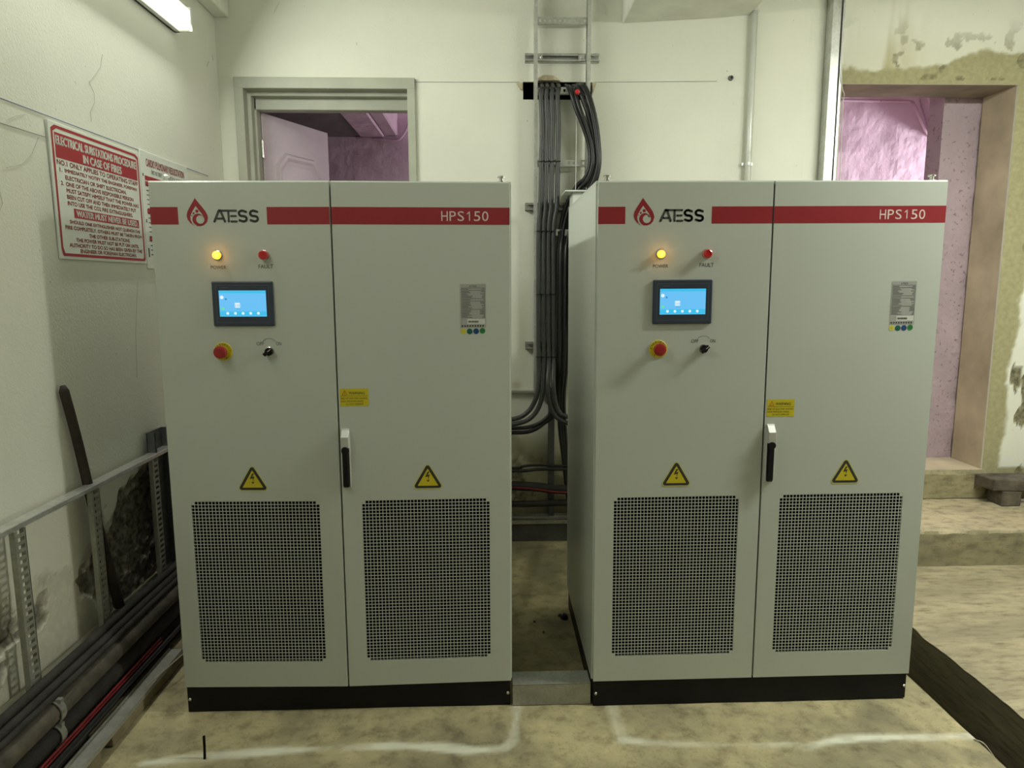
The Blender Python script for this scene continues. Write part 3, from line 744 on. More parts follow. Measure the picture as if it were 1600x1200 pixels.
    m.build('display', ['screen_blue', 'screen_cyan', 'screen_pale', 'screen_white', 'screen_green', 'screen_dark'], ld)['label'] = 'lit blue touch display with white icons'
    # emergency stop
    ex_, ez = 0.2125, 1.334
    m = MB().mat(0).lathe_y(ex_, ez, [(0.0315, 0.0), (0.0315, -0.002), (0.030, -0.003)], 32)
    m.mat(1)
    for i, ch in enumerate('EMERGENCY'):
        a = math.radians(170 - i * 20)
        M = Matrix.Translation((ex_ + 0.0250 * math.cos(a), 0, ez + 0.0250 * math.sin(a))) @ Matrix.Rotation(math.pi / 2 - a, 4, 'Y')
        m.text(ch, -0.0028, 0.0028, -0.0038, 0.0038, -0.0034, M)
    for i, ch in enumerate('STOP'):
        a = math.radians(240 + i * 20)
        M = Matrix.Translation((ex_ + 0.0250 * math.cos(a), 0, ez + 0.0250 * math.sin(a))) @ Matrix.Rotation(-math.pi / 2 - a, 4, 'Y')
        m.text(ch, -0.0028, 0.0028, -0.0038, 0.0038, -0.0034, M)
    m.build('emergency_disc', ['yellow', 'print_black'], ld)
    MB().lathe_y(ex_, ez, [(0.014, -0.003), (0.014, -0.016), (0.0195, -0.018), (0.0215, -0.022), (0.0215, -0.030), (0.0195, -0.034), (0.012, -0.0355)], 28).build('emergency_button', 'estop_red', ld)
    # selector switch
    sx, sz = 0.370, 1.334
    m = MB().mat(1).lathe_y(sx, sz, [(0.0165, 0.0), (0.0165, -0.004), (0.0140, -0.005)], 24)
    m.mat(0).lathe_y(sx, sz, [(0.0135, -0.004), (0.0135, -0.013), (0.0120, -0.015)], 24)
    M = Matrix.Translation((sx, 0, sz)) @ Matrix.Rotation(math.radians(-40), 4, 'Y')
    m.box(-0.0165, 0.0155, -0.027, -0.013, -0.0055, 0.0055, M)
    m.mat(2).box(0.002, 0.0150, -0.0275, -0.0268, -0.0009, 0.0009, M)
    m.build('selector_switch', ['black_paint', 'chrome', 'print_white'], ld)
    warning_triangle(ld, 0.2875)
    # ---- right door (hinged on its right edge; local x runs -DW..0)
    rx0, rx1 = 0.670 - 1.194, 1.121 - 1.194
    d = MB(); z0, z1 = CB + 0.002, CH_ - 0.007
    d.extr([(0.0, z1), (0.02, z1), (0.02, z1 + 0.005), (0.0035, z1 + 0.005)], 'x', -DW, 0)
    d.extr([(0.0, 0.0), (0.002, 0.003), (0.002, 0.02), (0.0, 0.02)], 'z', z0, z1 + 0.002)
    d.box(-DW, rx0, 0, 0.02, z0, z1).box(rx1, 0, 0, 0.02, z0, z1).box(rx0, rx1, 0, 0.02, z0, hz0).box(rx0, rx1, 0, 0.02, hz1, z1)
    rd = d.build('door', 'cabinet_paint', t, (1.194, 0, 0), (0, 0, ajar))
    g.build('vent_grille', 'grille_paint', rd, (rx0, 0.0004, hz0))
    MB().box(rx0 + 0.0005, rx1 - 0.0005, 0.010, 0.018, hz0 + 0.0005, hz1 - 0.0005).build('vent_filter', 'filter_black', rd)
    X = lambda v: v - 1.194
    MB().box(-DW - 0.0004, 0.0004, -0.0004, 0.001, 1.757, 1.8135).build('red_stripe', 'stripe_red', rd)
    m = MB()
    for k, ch_ in enumerate('HPS150'):
        q = X(0.9655) + 0.0272 * k
        if ch_ == '1': m.stroke([(q + 0.005, 1.7925), (q + 0.0125, 1.7990), (q + 0.0125, 1.7708)], 0.0034, -0.0008, 6)
        else: m.text(ch_, q, q + 0.0215, 1.7690, 1.8010, -0.0008)
    m.build('model_lettering', 'print_white', rd)
    # rating label
    m = MB(); a0, a1, c0, c1 = X(1.0255), X(1.1125), 1.4115, 1.5600
    m.mat(0); rect(m, a0, a1, c0, c1, -0.0005)
    m.mat(1).text('ATESS', a0 + 0.030, a0 + 0.056, c1 - 0.0105, c1 - 0.0045, -0.0008)
    rnd = random.Random(3); y_ = -0.0008; zz = c1 - 0.014
    for r_ in range(26):
        if r_ in (0, 2, 9, 11, 18): rect(m, a0 + 0.002, a1 - 0.002, zz, zz + 0.0010, y_)
        else:
            rect(m, a0 + 0.003, a0 + 0.022 + rnd.random() * 0.020, zz, zz + 0.0014, y_)
            rect(m, a1 - 0.006 - rnd.random() * 0.016, a1 - 0.003, zz, zz + 0.0014, y_)
        zz -= 0.0040
    m.mat(2); rect(m, a0 + 0.023, a1 - 0.003, c0 + 0.0125, c0 + 0.0300, -0.0009)
    m.mat(1)
    bx = a0 + 0.027
    while bx < a0 + 0.062:
        q = 0.0006 + rnd.random() * 0.0014; rect(m, bx, bx + q, c0 + 0.0175, c0 + 0.0245, -0.0012); bx += q + 0.0007 + rnd.random() * 0.0008
    for k in range(9): rect(m, a0 + 0.004 + k * 0.0088, a0 + 0.009 + k * 0.0088, c0 + 0.0035, c0 + 0.0090, y_)
    m.build('rating_label', ['label_silver', 'print_black', 'sticker_white'], rd)
    for k, (mn, zz) in enumerate((('dot_yellow', 0.0), ('dot_teal', -0.0005), ('dot_blue', 0.0), ('dot_green', 0.0012))):
        m = MB().mat(0).disc(X(1.0345 + 0.0218 * k), 1.3995 + zz, 0.0098, -0.0005, 22)
        m.mat(1).stroke([(X(1.0300 + 0.0218 * k), 1.4005 + zz), (X(1.0390 + 0.0218 * k), 1.4005 + zz)], 0.0020, -0.0007, 6)
        m.build('round_sticker', [mn, ('yellow', 'dot_green', 'dot_teal', 'dot_teal')[k]], rd)
    # warning label
    a0, a1 = X(0.6085), X(0.7060); zt = 1.205 if ajar else 1.1525; zb_ = zt - 0.0615
    m = MB(); m.mat(0); rect(m, a0, a1, zb_, zt, -0.0005)
    poly(m.mat(2), rtri(a0 + 0.0165, zt - 0.0045, zt - 0.0225, 0.020, 0.0015), -0.0008)
    poly(m.mat(0), rtri(a0 + 0.0165, zt - 0.0085, zt - 0.0205, 0.0130, 0.0008), -0.0010)
    m.mat(2).stroke([(a0 + 0.0165, zt - 0.0125), (a0 + 0.0165, zt - 0.0175)], 0.0016, -0.0012, 6)
    m.mat(1).text('WARNING', a0 + 0.030, a0 + 0.084, zt - 0.0205, zt - 0.0105, -0.0008)
    rect(m, a0 + 0.003, a1 - 0.003, zt - 0.0262, zt - 0.0252, -0.0008)
    m.text('RISK OF ELECTRIC SHOCK', a0 + 0.003, a1 - 0.004, zt - 0.0370, zt - 0.0310, -0.0008)
    m.text('HIGH PRESSURE INSIDE', a0 + 0.003, a1 - 0.018, zt - 0.0470, zt - 0.0410, -0.0008)
    m.text('DO NOT OPERATE', a0 + 0.020, a1 - 0.018, zt - 0.0570, zt - 0.0510, -0.0008)
    m.build('warning_label', ['yellow', 'print_black', 'warn_red'], rd)
    # swing handle
    h0, h1, hz_0, hz_1 = X(0.6085), X(0.6375), 0.8580, 1.0650
    m = MB(); m.box(h0, h1, -0.007, 0.001, hz_0, hz_1)
    m.extr([(-0.007, hz_1 - 0.002), (-0.007, hz_1 - 0.068), (-0.024, hz_1 - 0.064), (-0.026, hz_1 - 0.026)], 'x', h0 + 0.0015, h1 - 0.0015)
    m.box(h0, h0 + 0.003, -0.013, -0.006, hz_0, hz_1 - 0.06).box(h1 - 0.003, h1, -0.013, -0.006, hz_0, hz_1 - 0.06)
    m.build('handle_base', 'handle_silver', rd, bevel=0.0012)
    m = MB(); cxh = (h0 + h1) / 2
    m.lathe_y(cxh, hz_1 - 0.072, [(0.0125, -0.006), (0.0125, -0.027), (0.010, -0.030)], 20)
    m.extr([(-0.008, hz_1 - 0.075), (-0.008, hz_0 + 0.002), (-0.020, hz_0 + 0.002), (-0.026, hz_0 + 0.010), (-0.027, hz_1 - 0.075)], 'x', cxh - 0.0090, cxh + 0.0090)
    m.build('handle_lever', 'black_paint', rd, bevel=0.002)
    warning_triangle(rd, X(0.9035))
    return t
LC = make_cabinet('grey two-door inverter cabinet beside the left wall, next to the red sign', (-1.125, 2.385, 0.0), (0, 0.0015, 0), math.radians(1.5))
RC = make_cabinet('grey two-door inverter cabinet on the right, next to the open trench', (0.369, 2.366, -0.001), (0, -0.0035, 0), 0.0)

# ---- galvanised cover strip between the cabinets
t = thing('cover_plate', 'galvanised folded cover plate bridging the two cabinet plinths', 'cover plate', (0.221, 2.385, 0))
MB().box(-0.144, 0.146, 0.0, 0.0015, 0.002, 0.083).build('front_plate', 'galvanised_dull', t)
MB().box(-0.144, 0.146, -0.001, 0.085, 0.085, 0.0865).build('top_plate', 'galvanised', t, bevel=0.0005)

# ================================================================== BACK WALL FITTINGS
# ---- vertical cable ladder
LX0, LX1, LYF = 0.262, 0.578, 4.055
t = thing('cable_ladder', 'tall galvanised cable ladder fixed upright on the back wall', 'cable ladder', (0.42, LYF, 0.93))
for xx, s, zb_ in ((LX0, 1, 0.93), (LX1, -1, 0.95)):
    m = MB(); e = xx - 0.42
    prof = [(0, 0), (0.020, 0), (0.020, 0.004), (0.0035, 0.004), (0.0035, 0.056), (0.020, 0.056), (0.020, 0.060), (0, 0.060)]
    m.extr([(e + s * a - (0 if s > 0 else 0), b_) for a, b_ in (prof if s > 0 else prof[::-1])], 'z', zb_ - 0.93, ZC - 0.93)
    m.build('side_rail', 'galvanised_bright', t)
def rung(zc, par, half=0.152):
    m = MB(); n = 11
    # slotted channel: top/bottom strips + bridges leave open slots
    m.box(-half, half, 0.018, 0.020, zc + 0.008, zc + 0.016).box(-half, half, 0.018, 0.020, zc - 0.016, zc - 0.008)
    for k in range(n):
        c = -half + (k + 0.5) * 2 * half / n
        m.box(c - 0.008, c + 0.008, 0.018, 0.020, zc - 0.008, zc + 0.008)
    m.box(-half, half, 0.018, 0.044, zc + 0.016, zc + 0.018).box(-half, half, 0.018, 0.044, zc - 0.018, zc - 0.016)
    return m.build('rung', 'galvanised', par)
for py in (30, 140, 254, 363, 465, 563):
    rung(at(880, py, LYF).z - 0.93, t)
# ---- struts behind the ladder
for py, txt in ((90, 'galvanised strut channel crossing the ladder above the cable opening'), (323, 'short strut channel behind the ladder beside the red cabinet stripe'), (540, 'short strut channel behind the ladder above the cable bends')):
    P = at(824, py, 4.12); q = thing('strut_channel', txt, 'strut', (0.42, 4.15, P.z), (0, 0, 0), 'wall struts carrying the ladder')
    m = MB(); a, b_ = -0.205, 0.215
    m.box(a, b_, -0.004, -0.001, -0.021, 0.021).box(a, b_, -0.034, -0.001, 0.019, 0.021).box(a, b_, -0.034, -0.001, -0.021, -0.019)
    m.box(a, b_, -0.034, -0.032, 0.011, 0.021).box(a, b_, -0.034, -0.032, -0.021, -0.011)
    m.build('channel', 'galvanised_dull' if py > 100 else 'galvanised', q)
    for sx in (-0.125, 0.115):
        MB().box(sx - 0.018, sx + 0.018, -0.037, -0.034, -0.018, 0.018).lathe_y(sx, 0, [(0.008, -0.037), (0.008, -0.043), (0.005, -0.044)], 6).build('clamp', 'galvanised_bright', q)
# ---- chunky broken mortar around the cable opening
def lump(name, label, pts, y0, y1):
    m = MB(); n = len(pts); cx = sum(p[0] for p in pts) / n; cz = sum(p[1] for p in pts) / n
    vs_ = [(x, y1, z) for x, z in pts] + [(cx + (x - cx) * 0.86, y0, cz + (z - cz) * 0.84) for x, z in pts]
    fs_ = [tuple(range(n, 2 * n))] + [(i, (i + 1) % n, (i + 1) % n + n, i + n) for i in range(n)]
    tag(m.add(vs_, fs_).build(name, 'mortar'), label, 'mortar')
pp = lambda L: [(at(x, y, YB).x, at(x, y, YB).z) for x, y in L]
lump('mortar_patch', 'lump of tan mortar above the cable opening', pp([(839, 128), (840, 123), (846, 119), (852, 118), (862, 118.5), (868, 121), (873, 125), (876, 128)]), YB - 0.022, YB + 0.002)
lump('mortar_patch', 'chipped tan mortar left of the cable opening', pp([(807, 130), (817, 129), (817, 142), (813, 141), (810, 136)]), YB - 0.012, YB + 0.002)
lump('mortar_patch', 'chipped tan mortar right of the cable opening', pp([(925, 129), (932, 130), (930, 136), (926, 146)]), YB - 0.012, YB + 0.002)

# ---- thick cables out of the wall opening
def cable(name, label, pts, r, m_, group=None, n=8, sm=8, cat='cable'):
    o = MB().tube(bez(pts, sm), r, n).build(name, m_, None, smooth=True)
    return tag(o, label, cat, group)
YC = 4.045
order = ('first', 'second', 'third', 'fourth')
for k in range(4):
    x0 = (845.5, 853.5, 862, 871)[k]
    top = at(x0, 129, 4.16); pts = [(top.x, 4.30, top.z - 0.01), (top.x, 4.17, top.z - 0.012), (top.x, 4.075, at(x0, 135, YC).z)]
    xs = [(x0, 150), (x0 + 1.5, 200), (x0 + 0.5, 252), (x0 - 1, 320), (842 + 7.6 * k, 360), (841.5 + 7.8 * k, 460), (842 + 7.8 * k, 556)]
    for (x, y), yy in zip(xs, (4.043, 4.043, 4.045, 4.045, 4.045, 4.045, 4.045)): q = at(x, y, yy); pts.append((q.x, yy, q.z))
    if k < 2:
        for x, y in ((841.5 + 8 * k, 605), (832 + 9 * k, 634 + 4 * k), (818 + 7 * k, 649 + 7 * k), (801, 655 + 8 * k), (770, 658 + 8 * k)):
            q = at(x, y, YC - 0.03); pts.append((q.x, YC - 0.03, q.z))
        pts += [(-0.15, 3.75, 0.74 - 0.03 * k), (-0.25, 3.215, 0.74 - 0.03 * k)]
    else:
        for x, y in ((856 + 8.5 * (k - 2), 600), (859 + 9 * (k - 2), 630), (868 + 7 * (k - 2), 650 - 4 * (k - 2)), (884, 660 - 10 * (k - 2)), (910, 668 - 10 * (k - 2))):
            q = at(x, y, YC - 0.06); pts.append((q.x, YC - 0.06, q.z))
        pts += [(0.75, 3.7, 0.72 + 0.05 * (k - 2)), (0.80, 3.215, 0.72 + 0.05 * (k - 2))]
    cable('power_cable', f'{order[k]} from the left of four straight grey cables on the ladder', pts, 0.0138, 'cable_grey', 'straight grey cables on the ladder')
# ---- looping black cables, out over the right rail and back
loop = [((882, 131), (890, 140), (900, 170), (912, 200), (921, 230), (922, 255), (914, 278), (900, 292), (886, 318), (877, 350), (872, 400), (870, 480), (869, 560)),
        ((887, 131), (897, 143), (906, 170), (917, 200), (925, 230), (926, 256), (918, 280), (904, 297), (889, 325), (880, 360), (876, 400), (875, 480), (874, 560)),
        ((893, 131), (904, 140), (914, 165), (924, 198), (929, 230), (930, 258), (922, 284), (906, 305), (892, 330), (884, 365), (880, 400), (879, 480), (878, 560)),
        ((899, 130), (911, 138), (921, 162), (929, 198), (933, 230), (934, 258), (926, 286), (909, 310), (896, 335), (888, 368), (884, 400), (883, 480), (882, 560)),
        ((904, 130), (914, 136), (924, 160), (932, 195), (936, 232), (936, 260), (929, 288), (914, 314), (900, 340), (891, 372), (888, 400), (887, 480), (886, 560))]
for k, L in enumerate(loop):
    pts = []
    q = at(*L[0], 4.16); pts += [(q.x, 4.30, q.z - 0.012), (q.x, 4.17, q.z - 0.012)]
    for i, (x, y) in enumerate(L[1:]):
        yy = 4.050 if i == 0 else (4.03 if i < 5 else (4.05, 4.09, 4.10, 4.09, 4.06, 4.05, 4.045)[min(6, i - 5)])
        yy -= 0.012 * (k % 2) if i > 0 else 0
        q = at(x, y, yy); pts.append((q.x, yy, q.z))
    if k < 2:   # these two sweep down to the left
        for x, y in ((868 + 3 * k, 610), (862 + 4 * k, 642 + 3 * k), (848, 658 + 5 * k), (828, 667 + 7 * k), (801, 669 + 7 * k), (770, 668 + 7 * k)):
            q = at(x, y, 4.09); pts.append((q.x, 4.09, q.z))
        pts += [(-0.2, 3.75, 0.66 - 0.03 * k), (-0.3, 3.215, 0.66 - 0.03 * k)]
        nm = ('inner', 'lower')[k] + ' black cable looping over the ladder rail and bending left behind the left cabinet'
    else:       # these drop straight behind the right cabinet
        for x, y in ((873 + 4 * k - 8, 620), (875 + 4 * (k - 2), 670), (881 + 3 * (k - 2), 720), (890 + 3 * (k - 2), 790)):
            q = at(x, y, 4.07); pts.append((q.x, 4.07, q.z))
        pts.append((0.55, 4.0, 0.12))
        nm = ('third', 'fourth', 'outermost')[k - 2] + ' black cable of the loop over the ladder rail, dropping behind the right cabinet'
    cable('power_cable', nm, pts, 0.0122, 'cable_black', 'black cables looping over the ladder rail')
# ---- cable ties
for i, (py, xa_, xb_) in enumerate(((136.5, 840, 876), (252, 841, 875), (361, 838, 868), (460, 838, 885), (558, 838, 885))):
    a = at(xa_, py, YC - 0.016); b_ = at(xb_, py, YC - 0.016); m = MB(); nn = max(4, int((xb_ - xa_) / 8))
    for j in range(nn):
        x0, x1 = a.x + (b_.x - a.x) * j / nn, a.x + (b_.x - a.x) * (j + 1) / nn
        arc = [((x0 + x1) / 2 - (x1 - x0) / 2 * math.cos(g), YC - 0.017 * math.sin(g) ** 0.6, a.z) for g in [math.pi * u / 8 for u in range(9)]]
        m.tube(arc, 0.0022, 5)
        m.box(x1 - 0.004, x1 + 0.003, YC - 0.018, YC - 0.008, a.z - 0.003, a.z + 0.004)
    tag(m.build('cable_tie', 'cable_black'), ('black ties holding the cables at the wall opening', 'black ties on the upper slotted rung below the opening', 'black ties across the bundle level with the red stripe', 'black ties around the bundle level with the screens', 'lowest black ties around the cable bundle')[i], 'cable tie', 'cable tie rows on the bundle')
tag(MB().lathe_y(0, 0, [(0.014, 0), (0.014, -0.008), (0.011, -0.012), (0.005, -0.0135)], 14).build('red_cap', 'button_red', None, tuple(at(902, 144, 4.015))), 'small round red cap among the black cables', 'cap')
cable('thin_wire', 'thin pale wire hanging down from the cable opening', [at(900, 155, 4.10), at(900.5, 200, 4.04), at(900, 253, 4.04), at(899, 320, 4.04)], 0.0022, 'wire_pale', n=6, cat='wire')

# ---- white wall box behind the right cabinet
P = at(882, 299, 3.86); z1 = P.z
t = thing('wall_box', 'white enamelled box on the back wall half hidden behind the right cabinet', 'box', (P.x + 0.045, 3.86, z1 - 0.75))
MB().box(0.0, 0.62, -0.005, 0.15, 0, 0.745).build('housing', 'white_enamel', t, bevel=0.004)
MB().box(-0.045, 0.655, -0.035, 0.16, 0.745, 0.753).build('lid', 'white_enamel', t, bevel=0.002)
MB().box(0.30, 0.34, 0.15, 0.288, 0.05, 0.70).box(0.52, 0.56, 0.15, 0.288, 0.05, 0.70).build('bracket', 'galvanised', t)

# ---- conduit in the corner and trunking by the doorway
t = thing('conduit_pipe', 'white conduit pipe running up the back wall behind the right cabinet', 'pipe', (1.505, 4.10, 0.0))
MB().tube([(0, 0, 1.5), (0, 0, ZC)], 0.0145, 12).build('pipe', 'conduit_white', t, smooth=True)
for zz in (at(1161, 256, 4.10).z, 3.08):
    m = MB(); m.tube([(0, 0, zz - 0.008), (0, 0, zz + 0.008)], 0.0175, 12).box(-0.033, 0.033, 0.012, 0.018, zz - 0.008, zz + 0.008)
    m.build('saddle', 'conduit_white', t)
xt0 = at(1294, 150, 4.06).x; xt1 = at(1311, 150, 4.06).x
t = thing('cable_trunking', 'bright galvanised cable trunking running up beside the pink doorway', 'trunking', (xt0, 4.06, 0))
MB().box(0, (xt1 - xt0) * 0.78, 0.0, 0.075, 0.6, ZC).build('trough', 'galvanised_bright', t, bevel=0.002)
MB().box((xt1 - xt0) * 0.95, (xt1 - xt0) * 1.15, 0.004, 0.085, 0.6, ZC).build('lid_edge', 'galvanised_bright', t, bevel=0.001)
MB().box((xt1 - xt0) * 0.78, (xt1 - xt0) * 0.95, 0.03, 0.08, 0.6, ZC).build('seam', 'strut_dark', t)
cable('thin_wire', 'thin pale wire dropping past the trunking into the pink doorway', [at(1320, 0, 4.05), at(1316, 60, 4.05), at(1315, 130, 4.06), at(1319, 148, 4.10), at(1317, 165, 4.13), at(1312, 285, 4.13), at(1310, 340, 4.13)], 0.0028, 'wire_pale', n=6, cat='wire')

# ---- marks on the walls (pencil), drilled hole
def mark(px0, py0, px1, py1, plane, name, m_, th=0.0016, par=None):
    if plane == 'left':
        def on(px, py):
            d = FW + RT * ((px - 800) / F_PX) - UP * ((py - 600) / F_PX); tt = (XL + 0.0008) / d.x
            return Vector((XL + 0.0008, d.y * tt, CAM_H + d.z * tt))
        a, b_ = on(px0, py0), on(px1, py1)
    else: a, b_ = at(px0, py0, YB - 0.002), at(px1, py1, YB - 0.002)
    return MB().tube([a, b_], th, 5).build(name, m_, par)
mark(0, 153, 325, 275, 'left', 'pencil_line', 'pencil_blue', 0.0012, wl)
mark(0, 192, 72, 214.5, 'left', 'pencil_line', 'pencil_grey', 0.0011, wl)
mark(69, 187, 92, 404, 'left', 'pencil_line', 'pencil_grey', 0.0009, wl)
mark(648, 128, 812, 128.5, 'back', 'pencil_line', 'pencil_grey', 0.0011, wb)
mark(928, 128.5, 1120, 127, 'back', 'pencil_line', 'pencil_grey', 0.0011, wb)
for L_ in ([(160, 85), (157, 105), (148, 118), (139, 128), (147, 145), (148, 160), (141, 175), (143, 190)], [(10, 188), (25, 181), (40, 179)], [(60, 215), (50, 240), (35, 256), (10, 262)], [(215, 440), (212, 520), (214, 590)], [(0, 300), (4, 318), (0, 330)]):
    for (x0, y0), (x1, y1) in zip(L_, L_[1:]): mark(x0, y0, x1, y1, 'left', 'hairline_crack', 'crack_grey', 0.0006, wl)
for x0, y0, x1, y1 in ((323, 104, 326, 96), (331, 86, 333, 94), (345, 158, 347, 161), (351, 221, 352, 224)): mark(x0, y0, x1, y1, 'left', 'scuff_mark', 'crack_grey', 0.0016, wl)
for x0, y0, x1, y1 in ((428, 20, 436, 4), (557, 66, 558, 71), (1183, 208, 1186, 205), (1258, 75, 1262, 40), (1160, 55, 1163, 57)): mark(x0, y0, x1, y1, 'back', 'scuff_mark', 'crack_grey', 0.0010, wb)
P = at(1142, 122, YB - 0.012)
MB().lathe_y(0, 0, [(0.016, 0.004), (0.012, -0.012), (0.008, -0.012), (0.006, 0.0)], 12).build('drill_hole', 'dark_soffit', wb, tuple(P))

# ---- skirting ledge and things in the gap behind the cabinets
P = at(820, 611, YB)
tag(MB().box(-0.15, 0.38, 4.122, 4.150, P.z - 0.010, P.z + 0.006).build('wall_batten', 'galvanised_dull', bevel=0.002), 'thin metal batten across the back wall under the ladder foot', 'batten')
q0, q1 = at(857, 625, 4.11), at(866, 625, 4.11)
t = thing('strut_channel', 'dark vertical strut on the lower back wall between the cabinets', 'strut', (q0.x, 4.09, 0.14))
MB().box(0, q1.x - q0.x, 0.0, 0.06, 0.0, 0.80).build('channel', 'strut_dark', t)
MB().box(0.003, 0.007, -0.003, 0.0, 0.0, 0.80).box(q1.x - q0.x - 0.007, q1.x - q0.x - 0.003, -0.003, 0.0, 0.0, 0.80).build('lip', 'strut_dark', t)
def hcable(label, pts, r, m_, Y, group='cables crossing behind the cabinets'):
    P_ = [at(x, y, Y) for x, y in pts]; a, z_ = P_[0], P_[-1]
    P_ = [Vector((a.x - 0.55, Y, a.z + 0.02))] + P_ + [Vector((z_.x + 0.5, Y, z_.z))]
    cable('power_cable', label, P_, r, m_, group)
hcable('upper thin black cable crossing the wall behind the cabinets', [(801, 731), (815, 729), (830, 727), (850, 727), (884, 728)], 0.0080, 'cable_black', 4.06)
hcable('lower thin black cable crossing just below the upper one', [(801, 736), (840, 733.5), (884, 733)], 0.0100, 'cable_black', 4.05)
hcable('thick dusty pipe-like cable sloping behind the cabinets', [(801, 759), (840, 761), (884, 765)], 0.0290, 'cable_dusty_dark', 4.06)
hcable('thin red cable running along the sloping thick cable', [(801, 762), (840, 765), (884, 769.5)], 0.0055, 'cable_red', 4.026)
hcable('lowest thick dusty black cable behind the cabinets', [(801, 787.5), (840, 787), (884, 785.5)], 0.0200, 'cable_dusty_dark', 4.05)
hcable('thin pale conduit just above the floor tray', [(801, 808), (840, 808.5), (884, 806)], 0.0050, 'conduit_pale', 4.09)
a = at(801, 813, 4.02)
t = thing('cable_tray', 'low galvanised cable tray on the floor along the back wall', 'cable tray', (0.0, 4.02, 0.0))
MB().box(-0.9, 1.3, 0.0, 0.09, a.z - 0.03, a.z - 0.026).box(-0.9, 1.3, 0.0, 0.003, a.z - 0.030, a.z).box(-0.9, 1.3, 0.087, 0.09, a.z - 0.03, a.z + 0.012).box(-0.9, 1.3, -0.008, 0.003, a.z - 0.003, a.z).build('tray', 'galvanised', t)
MB().box(-0.9, 1.3, 0.035, 0.055, 0.0, a.z - 0.03).build('support', 'strut_dark', t)

# ================================================================== LEFT DOORWAY
A, B_ = at(367, 125, YB - 0.02), at(648, 126, YB - 0.02); zt = 2.712; A.x = min(A.x, D1[0] - 0.006); B_.x = max(B_.x, D1[1] + 0.006)
t = thing('door_1', 'grey painted steel door frame in the back wall', 'door frame', ((A.x + B_.x) / 2, YB, 0))
t['kind'] = 'structure'
hw = (B_.x - A.x) / 2
def jamb(s):
    o = hw; prof = [(o, -0.02), (o, 0.012), (o - 0.004, 0.16), (o - 0.085, 0.16), (o - 0.085, 0.09), (o - 0.072, 0.09), (o - 0.072, 0.045), (o - 0.050, 0.040), (o - 0.050, -0.02)]
    if s < 0: prof = [(-x, y) for x, y in prof][::-1]
    return MB().extr(prof, 'z', 0.0, zt)
jamb(-1).build('jamb', 'frame_paint', t, bevel=0.003)
jr = MB().extr([(hw, -0.02), (hw, 0.16), (hw - 0.045, 0.16), (hw - 0.045, -0.02)], 'z', 0.0, zt); jr.build('jamb', 'frame_paint', t, bevel=0.003)
MB().extr([(-0.0215, zt + 0.0006), (0.012, zt + 0.0006), (0.161, zt + 0.0006), (0.161, zt - 0.150), (0.09, zt - 0.150), (0.09, zt - 0.085), (0.045, zt - 0.085), (0.040, zt - 0.060), (-0.0215, zt - 0.060)], 'x', -hw, hw).build('head', 'frame_paint', t, bevel=0.003)
# open leaf
hx_, hy_ = A.x + 0.095, YB + 0.15
fe = at(513, 230, 4.86); ang = math.atan2(fe.y - hy_, fe.x - hx_); lw = math.hypot(fe.y - hy_, fe.x - hx_)
t = thing('door_2', 'open panelled door leaf tinted pink, behind the left doorway', 'door', (hx_, hy_, ZSILL), (0, 0, ang)); t['kind'] = 'structure'
LH = zt - 0.15 - ZSILL
MB().box(0, lw, 0, 0.04, 0.005, LH).build('leaf', 'door_paint', t, bevel=0.003)
def moulding(x0, x1, z0, z1, c):
    P_ = [(x0, z0), (x1, z0), (x1, z1 - c), (x1 - c, z1), (x0 + c, z1), (x0, z1 - c)]
    m = MB(); vs_ = []
    for k, (sh, yy) in enumerate(((0, 0.0), (0.012, -0.014), (0.028, -0.014), (0.045, -0.003), (0.075, -0.010))):
        cx, cz = (x0 + x1) / 2, (z0 + z1) / 2
        fx, fz = 1 - 2 * sh / (x1 - x0), 1 - 2 * sh / (z1 - z0)
        vs_ += [(cx + (x - cx) * fx, yy, cz + (z - cz) * fz) for x, z in P_]
    n = 6; fs_ = [(k*n + i, k*n + (i+1) % n, (k+1)*n + (i+1) % n, (k+1)*n + i) for k in range(4) for i in range(n)] + [tuple(range(4*n, 5*n))]
    return m.add(vs_, fs_)
moulding(0.10, lw - 0.08, 1.15, LH - 0.20, 0.08).build('panel', 'door_paint', t)
moulding(0.10, lw - 0.08, 0.15, 1.00, 0.001).build('panel', 'door_paint', t)
MB().tube([(-0.012, -0.004, LH - 0.26), (-0.012, -0.004, LH - 0.16)], 0.009, 8).box(-0.012, 0.02, -0.003, 0.0, LH - 0.26, LH - 0.16).build('hinge', 'chrome', t)
# conduits on the corridor wall
cable('conduit_pipe', 'thin pink conduit under the beam in the left doorway', [at(556, 215, CY - 0.03), at(580, 217, CY - 0.03), at(615, 219, CY - 0.03), at(624, 217, CY - 0.03), at(632, 207, CY - 0.03), at(640, 190, CY - 0.03)], 0.011, 'pink_paint', n=6, cat='pipe')
cable('conduit_pipe', 'thin pink conduit along the far wall in the right doorway', [at(1290, 156, CY - 0.035), at(1380, 158, CY - 0.035), at(1421, 159, CY - 0.04), at(1429, 164, CY - 0.12), at(1437, 182, CY - 0.12), at(1447, 206, CY - 0.06), at(1455, 211, CY - 0.035), at(1480, 212, CY - 0.035)], 0.011, 'pink_paint', n=6, cat='pipe')

